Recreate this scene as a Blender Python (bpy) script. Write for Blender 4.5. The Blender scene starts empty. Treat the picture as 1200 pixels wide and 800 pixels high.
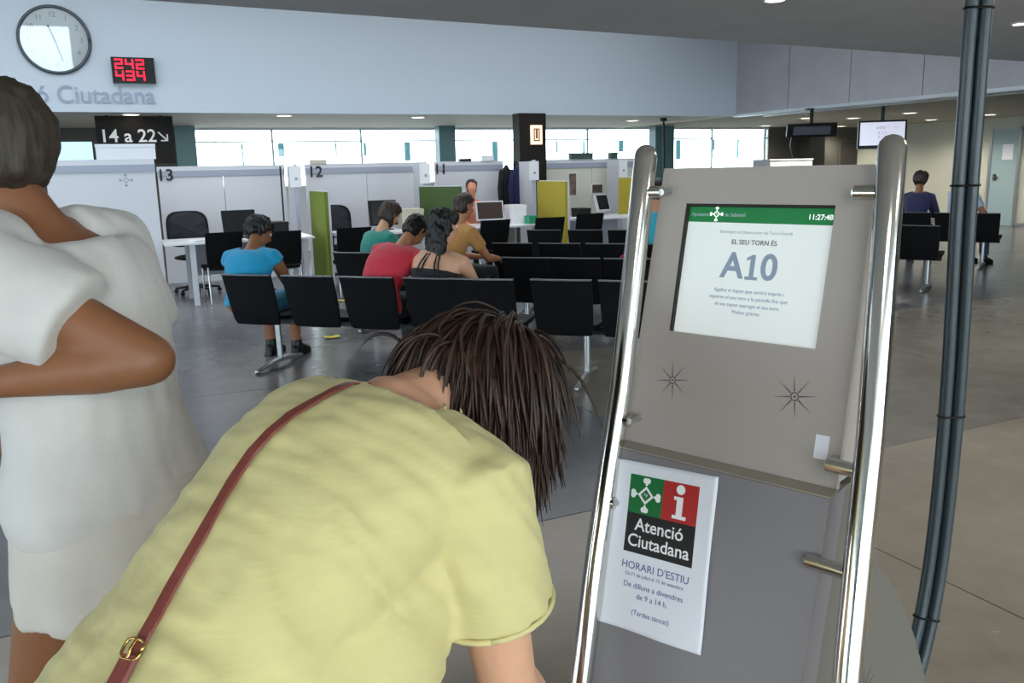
import bpy, bmesh, math, random
from mathutils import Vector, Matrix, Quaternion, noise
from mathutils.bvhtree import BVHTree
random.seed(7)
D = bpy.data
S = bpy.context.scene
C = S.collection
V = Vector
PI = math.pi

# ------------------------------------------------------------------ camera
PITCH, ROLL, FPX, EYE = math.radians(11.45), math.radians(1.3), 1000.0, 1.5
cam_d = D.cameras.new('camera')
cam_d.sensor_width = 36.0
cam_d.lens = FPX / 1200 * 36
cam_d.clip_start = 0.02
cam = D.objects.new('camera', cam_d)
C.objects.link(cam)
FWD = V((0, math.cos(PITCH), -math.sin(PITCH)))
_r = V((1, 0, 0)); _u = _r.cross(FWD)
RIGHT = _r * math.cos(ROLL) - _u * math.sin(ROLL)
UP = _r * math.sin(ROLL) + _u * math.cos(ROLL)
m3 = Matrix((RIGHT, UP, -FWD)).transposed()
cam.matrix_world = Matrix.Translation((0, 0, EYE)) @ m3.to_4x4()
S.camera = cam

# ------------------------------------------------------------------ daylight outside
WORLD_STRENGTH = 7.0
world = D.worlds.new('overcast_sky'); S.world = world
world.use_nodes = True
wn = world.node_tree.nodes['Background']
wn.inputs['Color'].default_value = (0.93, 0.97, 1.0, 1)
wn.inputs['Strength'].default_value = WORLD_STRENGTH
S.view_settings.view_transform = 'Standard'
S.view_settings.look = 'None'
S.view_settings.gamma = 1.0
S.view_settings.use_curve_mapping = False
S.view_settings.exposure = 0.2

# the hall stands 25 degrees to the camera: u runs along the counters, v towards them
HALL = math.radians(25)
UX = V((math.cos(HALL), math.sin(HALL), 0)); VX = V((-math.sin(HALL), math.cos(HALL), 0))
def W(u, v, z=0.0): return UX * u + VX * v + V((0, 0, z))
def to_uv(p): return p.dot(UX), p.dot(VX)
def ray(x, y): return RIGHT * (x - 600) + UP * (400 - y) + FWD * FPX
def fl(x, y, z=0.0):                      # the point at height z seen at that place of the photo
    r = ray(x, y); return V((0, 0, EYE)) + r * ((z - EYE) / r.z)
def at_v(x, y, v):                        # on the plane at hall depth v
    r = ray(x, y); return V((0, 0, EYE)) + r * (v / r.dot(VX))
def at_u(x, y, u):
    r = ray(x, y); return V((0, 0, EYE)) + r * (u / r.dot(UX))
def at_y(x, y, Y):
    r = ray(x, y); return V((0, 0, EYE)) + r * (Y / r.y)

def portal(name, center, ax, ay, sx, sy):  # guides the sky light through a window opening
    l = D.lights.new(name, 'AREA'); l.shape = 'RECTANGLE'; l.size = sx; l.size_y = sy
    l.cycles.is_portal = True
    o = D.objects.new(name, l); C.objects.link(o)
    n = ax.cross(ay).normalized()          # light shines along -local z
    o.matrix_world = Matrix.Translation(center) @ Matrix((ax.normalized(), ay.normalized(), n)).transposed().to_4x4()
    return o
Z = V((0, 0, 1))
LEFT_U, REAR_V, HALL_TOP = -11.0, -5.0, 4.6
portal('daylight_left', W(LEFT_U + 0.05, 3.0, 2.3), -VX, Z, 15.6, 4.5)
portal('daylight_rear', W(0, REAR_V + 0.05, 1.3), UX, Z, 21, 2.6)

# (added lamp panels of the low ceiling are built with the ceiling below)
def area(name, loc, sx, sy, power, color=(1, 1, 1), direction=V((0, 0, -1))):
    l = D.lights.new(name, 'AREA'); l.shape = 'RECTANGLE'; l.size = sx; l.size_y = sy
    l.energy = power; l.color = color
    o = D.objects.new(name, l); C.objects.link(o)
    o.location = loc
    o.rotation_euler = direction.to_track_quat('-Z', 'Y').to_euler()
    return o
area('hall_fill_light', W(1.0, 10.0, 4.5), 16, 3.5, 330, (0.93, 0.97, 1.0)).rotation_euler = (0, 0, HALL)  # unseen area light added to brighten the hall
area('counter_ceiling_light', W(1.0, 14.6, 2.3), 16, 1.2, 115, (1.0, 0.98, 0.95)).rotation_euler = (0, 0, HALL)

# ------------------------------------------------------------------ helpers
def lin(h):
    h = h.lstrip('#'); out = []
    for i in (0, 2, 4):
        s = int(h[i:i + 2], 16) / 255
        out.append(s / 12.92 if s <= 0.04045 else ((s + 0.055) / 1.055) ** 2.4)
    return tuple(out) + (1,)
def mat(name, col, rough=0.5, metal=0.0, var=0.0, scale=8.0, bump=0.0, bscale=60.0, emit=0.0, coat=0.0, spec=0.5, stretch=(1, 1, 1), aniso=0.0, sheen=0.0, sss=0.0):
    m = D.materials.new(name); m.use_nodes = True
    nt = m.node_tree; b = nt.nodes['Principled BSDF']
    c = lin(col)
    b.inputs['Base Color'].default_value = c
    b.inputs['Roughness'].default_value = rough
    b.inputs['Metallic'].default_value = metal
    b.inputs['Coat Weight'].default_value = coat
    b.inputs['Specular IOR Level'].default_value = spec
    if sheen: b.inputs['Sheen Weight'].default_value = sheen
    if sss:
        b.inputs['Subsurface Weight'].default_value = sss
        b.inputs['Subsurface Radius'].default_value = (0.01, 0.004, 0.002)
    if emit:
        b.inputs['Emission Color'].default_value = c
        b.inputs['Emission Strength'].default_value = emit
    if var or bump:
        tc = nt.nodes.new('ShaderNodeTexCoord'); mp = nt.nodes.new('ShaderNodeMapping')
        mp.inputs['Scale'].default_value = stretch
        nt.links.new(tc.outputs['Object'], mp.inputs['Vector'])
    if var:
        n = nt.nodes.new('ShaderNodeTexNoise'); n.inputs['Scale'].default_value = scale; n.inputs['Detail'].default_value = 6
        nt.links.new(mp.outputs['Vector'], n.inputs['Vector'])
        r = nt.nodes.new('ShaderNodeValToRGB')
        r.color_ramp.elements[0].position = 0.3; r.color_ramp.elements[1].position = 0.7
        r.color_ramp.elements[0].color = tuple(x * (1 - var) for x in c[:3]) + (1,)
        r.color_ramp.elements[1].color = tuple(min(1, x * (1 + var)) for x in c[:3]) + (1,)
        nt.links.new(n.outputs['Fac'], r.inputs['Fac']); nt.links.new(r.outputs['Color'], b.inputs['Base Color'])
    if bump:
        n2 = nt.nodes.new('ShaderNodeTexNoise'); n2.inputs['Scale'].default_value = bscale; n2.inputs['Detail'].default_value = 4
        nt.links.new(mp.outputs['Vector'], n2.inputs['Vector'])
        bp = nt.nodes.new('ShaderNodeBump'); bp.inputs['Strength'].default_value = bump; bp.inputs['Distance'].default_value = 0.01
        nt.links.new(n2.outputs['Fac'], bp.inputs['Height']); nt.links.new(bp.outputs['Normal'], b.inputs['Normal'])
    return m
def glass(name, col=(0.9, 0.97, 1.0), gloss=0.08):
    m = D.materials.new(name); m.use_nodes = True
    nt = m.node_tree; nt.nodes.remove(nt.nodes['Principled BSDF'])
    t = nt.nodes.new('ShaderNodeBsdfTransparent'); t.inputs['Color'].default_value = col + (1,)
    g = nt.nodes.new('ShaderNodeBsdfGlossy'); g.inputs['Roughness'].default_value = 0.02
    mx = nt.nodes.new('ShaderNodeMixShader')
    fr = nt.nodes.new('ShaderNodeFresnel'); fr.inputs['IOR'].default_value = 1.0 + gloss * 6
    nt.links.new(fr.outputs[0], mx.inputs['Fac']); nt.links.new(t.outputs[0], mx.inputs[1]); nt.links.new(g.outputs[0], mx.inputs[2])
    nt.links.new(mx.outputs[0], nt.nodes['Material Output'].inputs['Surface'])
    return m

def frame_of(d):
    d = d.normalized(); a = V((0, 0, 1)) if abs(d.z) < 0.9 else V((1, 0, 0))
    x = d.cross(a).normalized(); return x, d.cross(x).normalized()
class MB:
    def __init__(s): s.bm = bmesh.new()
    def box(s, lo, hi, M=None):
        vs = [s.bm.verts.new((M @ V(p)) if M else V(p)) for p in
              [(x, y, z) for z in (lo[2], hi[2]) for y in (lo[1], hi[1]) for x in (lo[0], hi[0])]]
        for f in ((0, 2, 3, 1), (4, 5, 7, 6), (0, 1, 5, 4), (2, 6, 7, 3), (0, 4, 6, 2), (1, 3, 7, 5)):
            s.bm.faces.new([vs[i] for i in f])
        return s
    def loft(s, rings, cap=True):
        R = [[s.bm.verts.new(p) for p in r] for r in rings]
        n = len(R[0])
        for a, b in zip(R, R[1:]):
            for i in range(n): s.bm.faces.new((a[i], a[(i + 1) % n], b[(i + 1) % n], b[i]))
        if cap: s.bm.faces.new(R[0][::-1]); s.bm.faces.new(R[-1])
        return s
    def ell(s, rings, n=16):               # rings: (centre, half axis vector, half axis vector)
        return s.loft([[c + a * math.cos(2 * PI * i / n) + b * math.sin(2 * PI * i / n) for i in range(n)] for c, a, b in rings])
    def tube(s, pts, rad, n=10, dome=False):
        pts = [V(p) for p in pts]
        if not isinstance(rad, (list, tuple)): rad = [rad] * len(pts)
        rings = []; x = None
        for i, p in enumerate(pts):
            d = (pts[min(i + 1, len(pts) - 1)] - pts[max(i - 1, 0)]).normalized()
            if x is None: x, y = frame_of(d)
            else:
                x = (x - d * x.dot(d)).normalized(); y = d.cross(x).normalized()
            rings.append((p, x, y, rad[i], d))
        out = []
        if dome:
            p, x, y, r, d = rings[0]
            for t in (80, 55, 28): out.append((p - d * r * math.sin(math.radians(t)), x * r * math.cos(math.radians(t)), y * r * math.cos(math.radians(t))))
        for p, x, y, r, d in rings: out.append((p, x * r, y * r))
        if dome:
            p, x, y, r, d = rings[-1]
            for t in (28, 55, 80): out.append((p + d * r * math.sin(math.radians(t)), x * r * math.cos(math.radians(t)), y * r * math.cos(math.radians(t))))
        return s.ell(out, n)
    def cyl(s, a, b, r, n=16, r2=None): return s.tube([a, b], [r, r if r2 is None else r2], n)
    def sphere(s, c, rx, ry=None, rz=None, M=None, n=14):
        ry = ry or rx; rz = rz or rx; rings = []
        for k in range(1, 10):
            t = -PI / 2 + PI * k / 10
            ring = []
            for i in range(n):
                p = V((rx * math.cos(t) * math.cos(2 * PI * i / n), ry * math.cos(t) * math.sin(2 * PI * i / n), rz * math.sin(t)))
                ring.append(V(c) + (M @ p if M else p))
            rings.append(ring)
        return s.loft(rings)
    def prism(s, poly, axis_fn, t0, t1):   # poly of 2D points, axis_fn(a, b, t) -> 3D
        A = [s.bm.verts.new(axis_fn(a, b, t0)) for a, b in poly]; B = [s.bm.verts.new(axis_fn(a, b, t1)) for a, b in poly]
        n = len(poly)
        for i in range(n): s.bm.faces.new((A[i], A[(i + 1) % n], B[(i + 1) % n], B[i]))
        s.bm.faces.new(A[::-1]); s.bm.faces.new(B)
        return s
    def mesh(s, name):
        bmesh.ops.recalc_face_normals(s.bm, faces=s.bm.faces[:])
        me = D.meshes.new(name); s.bm.to_mesh(me); s.bm.free(); return me
    def build(s, name, m, parent=None, smooth=False, bevel=0.0, seg=2):
        if bevel:
            bmesh.ops.bevel(s.bm, geom=[e for e in s.bm.edges if len(e.link_faces) == 2 and e.calc_face_angle(0) > 0.6], offset=bevel, segments=seg, affect='EDGES', profile=0.7, clamp_overlap=True)
        return put(name, s.mesh(name), m, parent, smooth)
def put(name, me, m, parent=None, smooth=False):
    if m and not me.materials: me.materials.append(m)
    if smooth:
        if smooth is True:
            for p in me.polygons: p.use_smooth = True
        else: me.set_sharp_from_angle(angle=math.radians(smooth)); [setattr(p, 'use_smooth', True) for p in me.polygons]
    o = D.objects.new(name, me); C.objects.link(o)
    if parent: o.parent = parent
    return o
def tag(o, label, cat, group=None):
    o['label'] = label; o['category'] = cat
    if group: o['group'] = group
    return o
def thing(name, label, cat, loc=(0, 0, 0), rz=0.0, group=None):
    o = D.objects.new(name, None); C.objects.link(o); o.empty_display_size = 0.1
    o.location = loc; o.rotation_euler = (0, 0, rz)
    return tag(o, label, cat, group)
def struct(o): o['kind'] = 'structure'; return o
def copy_tree(o, parent=None):
    c = o.copy(); C.objects.link(c)
    if parent: c.parent = parent
    for ch in list(o.children): copy_tree(ch, c)
    return c
def local_at(origin, rz): return Matrix.Translation(origin) @ Matrix.Rotation(rz, 4, 'Z')
_dg = None
def text(name, s, size, m, parent, M, align='CENTER', bold=0.0, ext=0.0004, squeeze=1.0):
    cu = D.curves.new('t', 'FONT'); cu.body = s; cu.size = size; cu.align_x = align; cu.align_y = 'CENTER'
    cu.extrude = ext; cu.offset = bold * size; cu.resolution_u = 4
    o = D.objects.new('t', cu); C.objects.link(o)
    bpy.context.view_layer.update()
    me = D.meshes.new_from_object(o.evaluated_get(bpy.context.evaluated_depsgraph_get()))
    D.objects.remove(o); D.curves.remove(cu)
    me.materials.clear()
    me.transform(Matrix.Diagonal((squeeze, 1, 1, 1))); me.transform(M)
    return put(name, me, m, parent)
def remesh(bm_or_mb, name, voxel, smooth=4, disp=None):
    me = bm_or_mb.mesh(name + '_raw')
    o = D.objects.new('tmp', me); C.objects.link(o)
    r = o.modifiers.new('r', 'REMESH'); r.mode = 'VOXEL'; r.voxel_size = voxel
    if smooth:
        q = o.modifiers.new('s', 'SMOOTH'); q.iterations = smooth; q.factor = 0.5
    bpy.context.view_layer.update()
    out = D.meshes.new_from_object(o.evaluated_get(bpy.context.evaluated_depsgraph_get()))
    D.objects.remove(o); D.meshes.remove(me); out.name = name
    if disp:
        for v in out.vertices: v.co += v.normal * disp(v.co, v.normal)
    return out

# ------------------------------------------------------------------ materials
M_wall_blue = mat('pale_blue_paint', '#b9c4d0', 0.55, bump=0.05, bscale=40)
M_white = mat('white_paint', '#cdced5', 0.5)
M_whitelam = mat('white_laminate', '#e8e8ec', 0.35, var=0.02)
M_ceil = mat('grey_ceiling_paint', '#c6c8cb', 0.8, var=0.03, scale=2)
M_ceil2 = mat('cream_ceiling_paint', '#d9d5c8', 0.8)
M_cream = mat('cream_wall_paint', '#c9c9bb', 0.7, var=0.02, scale=1)
M_dark = mat('dark_grey_wall', '#55534d', 0.7, var=0.05, scale=2)
M_panel = mat('grey_soffit_panel', '#9d9da3', 0.35, metal=0.1, var=0.05, scale=3)
M_trimmetal = mat('bright_aluminium_trim', '#c8cdd2', 0.3, metal=0.9)
M_black = mat('black_plastic', '#0a0b0d', 0.45, spec=0.35)
M_blackf = mat('black_upholstery', '#06070a', 0.6, spec=0.2, bump=0.1, bscale=300)
M_edge = mat('dark_grey_edge_trim', '#50545c', 0.35)
M_chrome = mat('polished_steel', '#d7d5cf', 0.13, metal=1.0, var=0.03, scale=3)
M_steel = mat('satin_silver_metal', '#b9bbbd', 0.32, metal=0.9)
M_kiosk = mat('grey_powder_coat', '#a99f98', 0.5, var=0.015, scale=500, bump=0.03, bscale=700)
M_kiosk_low = mat('darker_grey_powder_coat', '#7f7b7e', 0.5, var=0.015, scale=500, bump=0.03, bscale=700)
M_ledge = mat('ledge_metal', '#a8a294', 0.35, metal=0.5)
M_hole = mat('dark_perforation', '#26241f', 0.8)
M_screen = mat('lit_screen', '#cdd2d0', 0.25, emit=0.42)
M_scrgreen = mat('lit_screen_green', '#1f6e3d', 0.25, emit=0.35)
M_scrwhite = mat('lit_screen_white', '#e6f0ea', 0.3, emit=0.7)
M_scrgrey = mat('lit_screen_grey_text', '#8794a6', 0.3, emit=0.15)
M_scrdark = mat('screen_dark_text', '#4a5260', 0.3)
M_scrpale = mat('screen_pale_text', '#a4aeb6', 0.3, emit=0.15)
M_paper = mat('white_paper', '#e4e6ee', 0.75)
M_green = mat('print_green', '#0f6e35', 0.6)
M_red = mat('print_red', '#b02a28', 0.6)
M_ink = mat('print_black', '#1b1b1a', 0.6)
M_blueink = mat('print_blue', '#59679a', 0.6)
M_printwhite = mat('print_white', '#f1f1f1', 0.6)
M_tubeg = mat('grey_plastic_conduit', '#323c40', 0.35, var=0.04, scale=20)
M_led = mat('red_led', '#ff1030', 0.4, emit=2.2)
M_lamp = mat('lamp_diffuser', '#fff4e2', 0.4, emit=6.0)
M_olive = mat('olive_fabric_panel', '#71822a', 0.8, var=0.04, scale=3)
M_dkgreen = mat('dark_green_fabric_panel', '#44592c', 0.8, var=0.04, scale=3)
M_yellow = mat('mustard_fabric_panel', '#a8992f', 0.8, var=0.04, scale=3)
M_lettering = mat('slate_lettering', '#8e9bb0', 0.5)
M_signblack = mat('black_sign_board', '#23201e', 0.6, spec=0.15)
M_glass = glass('window_glass')
M_clockglass = glass('clock_glass', (1, 1, 1), 0.18)
M_tealframe = mat('teal_grey_frame', '#5f8a8d', 0.5)
M_folder = mat('green_folder', '#1f8f68', 0.5)
M_beige = mat('beige_plastic', '#c8c0ae', 0.5)
M_navy = mat('navy_cloth', '#1c2248', 0.9)
M_skin_l = mat('light_skin', '#d3a183', 0.5, sss=0.15, var=0.03, scale=20)
M_skin_m = mat('tan_skin', '#b57d59', 0.5, sss=0.15, var=0.03, scale=20)
M_skin_d = mat('brown_skin', '#8a5a3c', 0.5, sss=0.1, var=0.03, scale=20)
M_hair_black = mat('black_hair', '#0d0b0c', 0.5, var=0.3, scale=40, bump=0.4, bscale=90, stretch=(1, 1, 0.15))
M_hair_brown = mat('dark_brown_hair', '#2b1d15', 0.48, var=0.35, scale=40, bump=0.4, bscale=90, stretch=(1, 1, 0.15))
M_hair_grey = mat('greyish_brown_hair', '#3a3127', 0.6, var=0.3, scale=40, bump=0.4, bscale=90, stretch=(1, 1, 0.15))
M_eye = mat('eye_white', '#e8e4de', 0.2)
M_iris = mat('dark_iris', '#2a1a10', 0.2)
def cloth(name, col, bump=0.25): return mat(name, col, 0.85, var=0.05, scale=12, bump=bump, bscale=25, sheen=0.15)
M_tee_yellow = mat('pale_lime_jersey', '#cabf86', 0.85, var=0.04, scale=14, bump=0.22, bscale=22, stretch=(0.5, 0.5, 2.2), sheen=0.1)
M_leather = mat('oxblood_leather', '#7a3a30', 0.42, var=0.1, scale=60, bump=0.15, bscale=300)
M_brass = mat('brass', '#cda968', 0.22, metal=1.0)

# floor concrete: large soft mottling, polished
def concrete(name, dark, light):
    global nt, b
    M_conc = mat(name, '#7d7871', 0.22)
    nt = M_conc.node_tree; b = nt.nodes['Principled BSDF']
    geo = nt.nodes.new('ShaderNodeNewGeometry')
    def nz(scale, detail=6, rough=0.6):
        n = nt.nodes.new('ShaderNodeTexNoise'); n.inputs['Scale'].default_value = scale; n.inputs['Detail'].default_value = detail
        n.inputs['Roughness'].default_value = rough; nt.links.new(geo.outputs['Position'], n.inputs['Vector']); return n
    n1, n2 = nz(0.7), nz(5.0, 8, 0.7)
    mixn = nt.nodes.new('ShaderNodeMath'); mixn.operation = 'MULTIPLY_ADD'; mixn.inputs[1].default_value = 0.45
    nt.links.new(n2.outputs['Fac'], mixn.inputs[0]); nt.links.new(n1.outputs['Fac'], mixn.inputs[2])
    rp = nt.nodes.new('ShaderNodeValToRGB')
    rp.color_ramp.elements[0].position = 0.45; rp.color_ramp.elements[0].color = lin(dark)
    rp.color_ramp.elements[1].position = 0.95; rp.color_ramp.elements[1].color = lin(light)
    nt.links.new(mixn.outputs[0], rp.inputs['Fac']); nt.links.new(rp.outputs['Color'], b.inputs['Base Color'])
    mr = nt.nodes.new('ShaderNodeMapRange'); mr.inputs['To Min'].default_value = 0.14; mr.inputs['To Max'].default_value = 0.34
    nt.links.new(n2.outputs['Fac'], mr.inputs['Value']); nt.links.new(mr.outputs[0], b.inputs['Roughness'])
    return M_conc
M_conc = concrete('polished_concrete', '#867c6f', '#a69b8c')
M_conc_mid_refl = concrete('polished_concrete_mid_reflection', '#6d6860', '#8f8a80')
M_conc_cool_refl = concrete('polished_concrete_cool_reflection', '#57585c', '#76777b')  # same concrete: cool reflection on the farther floor put into the colour

# ------------------------------------------------------------------ the hall
HM = Matrix((UX, VX, Z)).transposed().to_4x4()          # hall frame -> world
def hbox(u0, v0, z0, u1, v1, z1, mb=None): return (mb or MB()).box((u0, v0, z0), (u1, v1, z1), HM)

ground = struct(MB().box((-60, -60, -0.6), (60, 60, -0.5)).build('ground', mat('outdoor_paving', '#a9a7a2', 0.9)))
floor = struct(hbox(-14, -5.3, -0.3, 18.4, 17.4, -0.006).build('floor', mat('joint_filler', '#3a3835', 0.9)))
SL, J = 3.0, 0.004
u0s, v0s = 2.61 - 6 * SL, 3.1 - 3 * SL
for i in range(12):
    for j in range(9):
        a0, a1 = max(u0s + i * SL + J, -13.9), min(u0s + (i + 1) * SL - J, 18.3)
        c0, c1 = max(v0s + j * SL + J, -5.2), min(v0s + (j + 1) * SL - J, 17.3)
        if a1 - a0 > 0.05 and c1 - c0 > 0.05: hbox(a0, c0, -0.006, a1, c1, 0).build('slab', M_conc if v0s + j * SL < 2.5 else (M_conc_mid_refl if v0s + j * SL < 4 and u0s + i * SL > 2 else M_conc_cool_refl), floor)

SOF_Z = 2.36
CORNER_U = 10.74
# low grey ceiling over the camera; its far edge runs a little askew to the hall
E0, E1 = V((-2.41, 6.01, 0)), V((6.38, 10.95, 0)); ed = (E1 - E0).normalized()
def edge_at_u(u):                                        # the point of the edge line with hall coordinate u
    t = (u - E0.dot(UX)) / ed.dot(UX); return E0 + ed * t
mb = MB()
pl = [edge_at_u(-13.0), edge_at_u(CORNER_U), W(CORNER_U, -5.2), W(-13.0, -5.2)]
mb.prism([(p.x, p.y) for p in pl], lambda a, b_, t: V((a, b_, t)), 2.65, 2.95)
struct(mb.build('ceiling', M_ceil))
struct(hbox(-13, 12.9, HALL_TOP, 18.3, 17.3, HALL_TOP + 0.1).build('trim_1', M_ceil2))
mb = MB(); pl = [edge_at_u(-13.0), edge_at_u(CORNER_U), W(CORNER_U, 13.2), W(-13.0, 13.2)]
mb.prism([(p.x, p.y) for p in pl], lambda a, b_, t: V((a, b_, t)), HALL_TOP, HALL_TOP + 0.1)
struct(mb.build('ceiling_hall', M_ceil2))
CU0, CU1, CZ0, CZ1 = -3.2, -0.24, 3.1, 4.46
mb = MB()
def bulk(u0, u1, z0, z1):
    p, q = edge_at_u(u0), edge_at_u(u1); pl = [p, q, q - VX * 0.15, p - VX * 0.15]
    mb.prism([(k.x, k.y) for k in pl], lambda a, b_, t: V((a, b_, t)), z0, z1)
bulk(-13.0, CU0, 2.95, HALL_TOP); bulk(CU1, CORNER_U, 2.95, HALL_TOP); bulk(CU0, CU1, 2.95, CZ0); bulk(CU0, CU1, CZ1, HALL_TOP)
struct(mb.build('wall_bulkhead', M_ceil))
mb = MB()
for a0, a1, z0, z1 in ((CU0, CU0 + 0.05, CZ0, CZ1), (CU1 - 0.05, CU1, CZ0, CZ1), (CU0, CU1, CZ0, CZ0 + 0.05), (CU0, CU1, CZ1 - 0.05, CZ1)): bulk(a0, a1, z0, z1)
wcl = struct(mb.build('window_11', M_steel))
mb = MB(); p, q = edge_at_u(CU0 + 0.05) - VX * 0.07, edge_at_u(CU1 - 0.05) - VX * 0.07; pl = [p, q, q - VX * 0.01, p - VX * 0.01]
mb.prism([(k.x, k.y) for k in pl], lambda a, b_, t: V((a, b_, t)), CZ0 + 0.05, CZ1 - 0.05); mb.build('pane', M_glass, wcl)
# pale blue wall above the counters
struct(hbox(-13, 13.0, SOF_Z, CORNER_U + 0.15, 13.2, HALL_TOP).build('wall_back', M_wall_blue))
struct(hbox(-13, 13.2, SOF_Z, CORNER_U, 17.2, SOF_Z + 0.1).build('ceiling_counter', M_ceil2))
# grey panelled wall over the right hand passage
wr = struct(hbox(CORNER_U + 0.03, -5.2, SOF_Z, CORNER_U + 0.15, 13.0, HALL_TOP).build('wall_soffit', M_dark))
vv = 13.0
for k, wd in enumerate((1.35, 1.35, 1.35, 1.7, 1.7, 1.7, 1.7, 1.7, 1.7)):
    hbox(CORNER_U, vv - wd + 0.006, SOF_Z + 0.03, CORNER_U + 0.03, vv - 0.006, HALL_TOP).build('panel', M_panel, wr)
    vv -= wd
struct(hbox(CORNER_U - 0.05, -5.2, SOF_Z - 0.02, CORNER_U + 0.1, 13.0, SOF_Z + 0.03).build('trim_2', M_trimmetal, None, bevel=0.006))
struct(hbox(CORNER_U + 0.3, -5.2, SOF_Z - 0.035, CORNER_U + 0.36, 12.6, SOF_Z + 0.0).build('trim_3', M_trimmetal))
struct(hbox(CORNER_U + 0.1, -5.2, SOF_Z, 18.3, 17.2, SOF_Z + 0.1).build('ceiling_right', mat('drab_ceiling_paint', '#a19c8a', 0.8)))
# window wall
VW = 17.0
uL, uR = to_uv(at_v(206, 170, VW))[0], to_uv(at_v(901, 170, VW))[0]
WZ0, WZ1 = 1.25, SOF_Z - 0.03
struct(hbox(-13, VW, 0, uL, VW + 0.2, SOF_Z).build('wall_back_left', M_dark))
struct(hbox(uR, VW, 0, 18.3, VW + 0.2, SOF_Z).build('wall_back_right', M_dark))
struct(hbox(uL, VW, 0, uR, VW + 0.2, WZ0).build('wall_back_low', M_white))
struct(hbox(uL, VW, WZ1, uR, VW + 0.2, SOF_Z).build('trim_4', M_white))
nwin = 8; ww = (uR - uL) / nwin
for k in range(nwin):
    a = uL + k * ww; b_ = a + ww
    mb = MB(); t = 0.018
    for (p, q, r_, s_) in ((a, WZ0, b_, WZ0 + t), (a, WZ1 - t, b_, WZ1), (a, WZ0, a + t, WZ1), (b_ - t, WZ0, b_, WZ1), (a, WZ1 - 0.24, b_, WZ1 - 0.215)):
        hbox(p, VW + 0.02, q, r_, VW + 0.08, s_, mb)
    wo = struct(mb.build('window_%d' % (k + 1), mat('window_frame', '#cfe2e4', 0.5) if k == 0 else D.materials['window_frame']))
    hbox(a + t, VW + 0.045, WZ0 + t, b_ - t, VW + 0.055, WZ1 - t).build('pane', M_glass, wo)
    for q in range(2):                                   # outside: slender teal posts of the canopy hang into view
        p = a + ww * (0.2 + 0.47 * q) + random.uniform(-0.2, 0.2); w_ = random.choice((0.03, 0.05, 0.12))
        hbox(p, VW + 0.5, WZ1 - random.choice((0.5, 0.62, 0.7)), p + w_, VW + 0.56, WZ1 - 0.24).build('post', M_tealframe, wo)
# end walls and the glazed sides behind the camera
def facade(name, k0, k1, fixed, along_v, top, count, wid=0.09):
    mb = MB(); st = (k1 - k0) / count
    for k in range(count + 1):
        p = k0 + k * st
        if along_v: hbox(fixed, p - wid / 2, 0, fixed + 0.14, p + wid / 2, top, mb)
        else: hbox(p - wid / 2, fixed, 0, p + wid / 2, fixed + 0.14, top, mb)
    for z in (0.0, top - 0.1):
        if along_v: hbox(fixed, k0, z, fixed + 0.14, k1, z + 0.1, mb)
        else: hbox(k0, fixed, z, k1, fixed + 0.14, z + 0.1, mb)
    o = struct(mb.build(name, M_steel))
    for k in range(count):
        p, q = k0 + k * st + wid / 2, k0 + (k + 1) * st - wid / 2
        if along_v: hbox(fixed + 0.06, p, 0.1, fixed + 0.075, q, top - 0.1).build('pane', M_glass, o)
        else: hbox(p, fixed + 0.06, 0.1, q, fixed + 0.075, top - 0.1).build('pane', M_glass, o)
facade('window_9', -5.0, 11.0, LEFT_U - 0.14, True, HALL_TOP, 8)
facade('window_10', LEFT_U, CORNER_U, REAR_V - 0.14, False, 2.65, 11)
struct(hbox(-13, 11.0, 0, LEFT_U, 17.2, HALL_TOP).build('wall_left', M_white))
struct(hbox(CORNER_U, REAR_V - 0.15, 0, 18.3, REAR_V, SOF_Z).build('wall_rear_right', M_white))
UR = 18.1
struct(hbox(UR, -5.2, 0, UR + 0.2, 17.2, SOF_Z).build('wall_right', M_cream))
struct(hbox(UR - 0.015, -5.2, 0, UR, 17.0, 0.08).build('baseboard_right', M_steel))

# door and small things on the right wall
u_, v0 = to_uv(at_u(1157, 262, UR)); v1 = to_uv(at_u(1187, 264, UR))[1]
dz = 2.08
door = struct(hbox(UR - 0.05, v1, 0.01, UR - 0.012, v0, dz).build('door_1', mat('pale_blue_door', '#9fb4b8', 0.25)))
mb = MB()
for (p, q, r_, s_) in ((v1 - 0.06, 0, v1, dz + 0.06), (v0, 0, v0 + 0.06, dz + 0.06), (v1 - 0.06, dz, v0 + 0.06, dz + 0.06)):
    hbox(UR - 0.07, p, q, UR - 0.001, r_, s_, mb)
mb.build('door_frame', M_steel, door)
mb = MB(); hbox(UR - 0.1, v0 - 0.14, 1.0, UR - 0.05, v0 - 0.1, 1.14, mb); hbox(UR - 0.1, v0 - 0.22, 1.06, UR - 0.08, v0 - 0.1, 1.08, mb)
mb.build('door_handle', M_dark, door)
hbox(UR - 0.054, v0 - 0.5, 1.45, UR - 0.05, v0 - 0.25, 1.78).build('notice', M_paper, door)
d2 = struct(hbox(UR - 0.05, v1 - 1.35, 0.01, UR - 0.012, v1 - 0.45, dz).build('door_2', D.materials['pale_blue_door']))
mb = MB()
for (p, q, r_, s_) in ((v1 - 1.41, 0, v1 - 1.35, dz + 0.06), (v1 - 0.45, 0, v1 - 0.39, dz + 0.06), (v1 - 1.41, dz, v1 - 0.39, dz + 0.06)):
    hbox(UR - 0.07, p, q, UR - 0.001, r_, s_, mb)
mb.build('door_frame', M_steel, d2)
hbox(UR - 0.1, v1 - 0.58, 1.0, UR - 0.05, v1 - 0.54, 1.14).build('door_handle', M_dark, d2)
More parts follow.
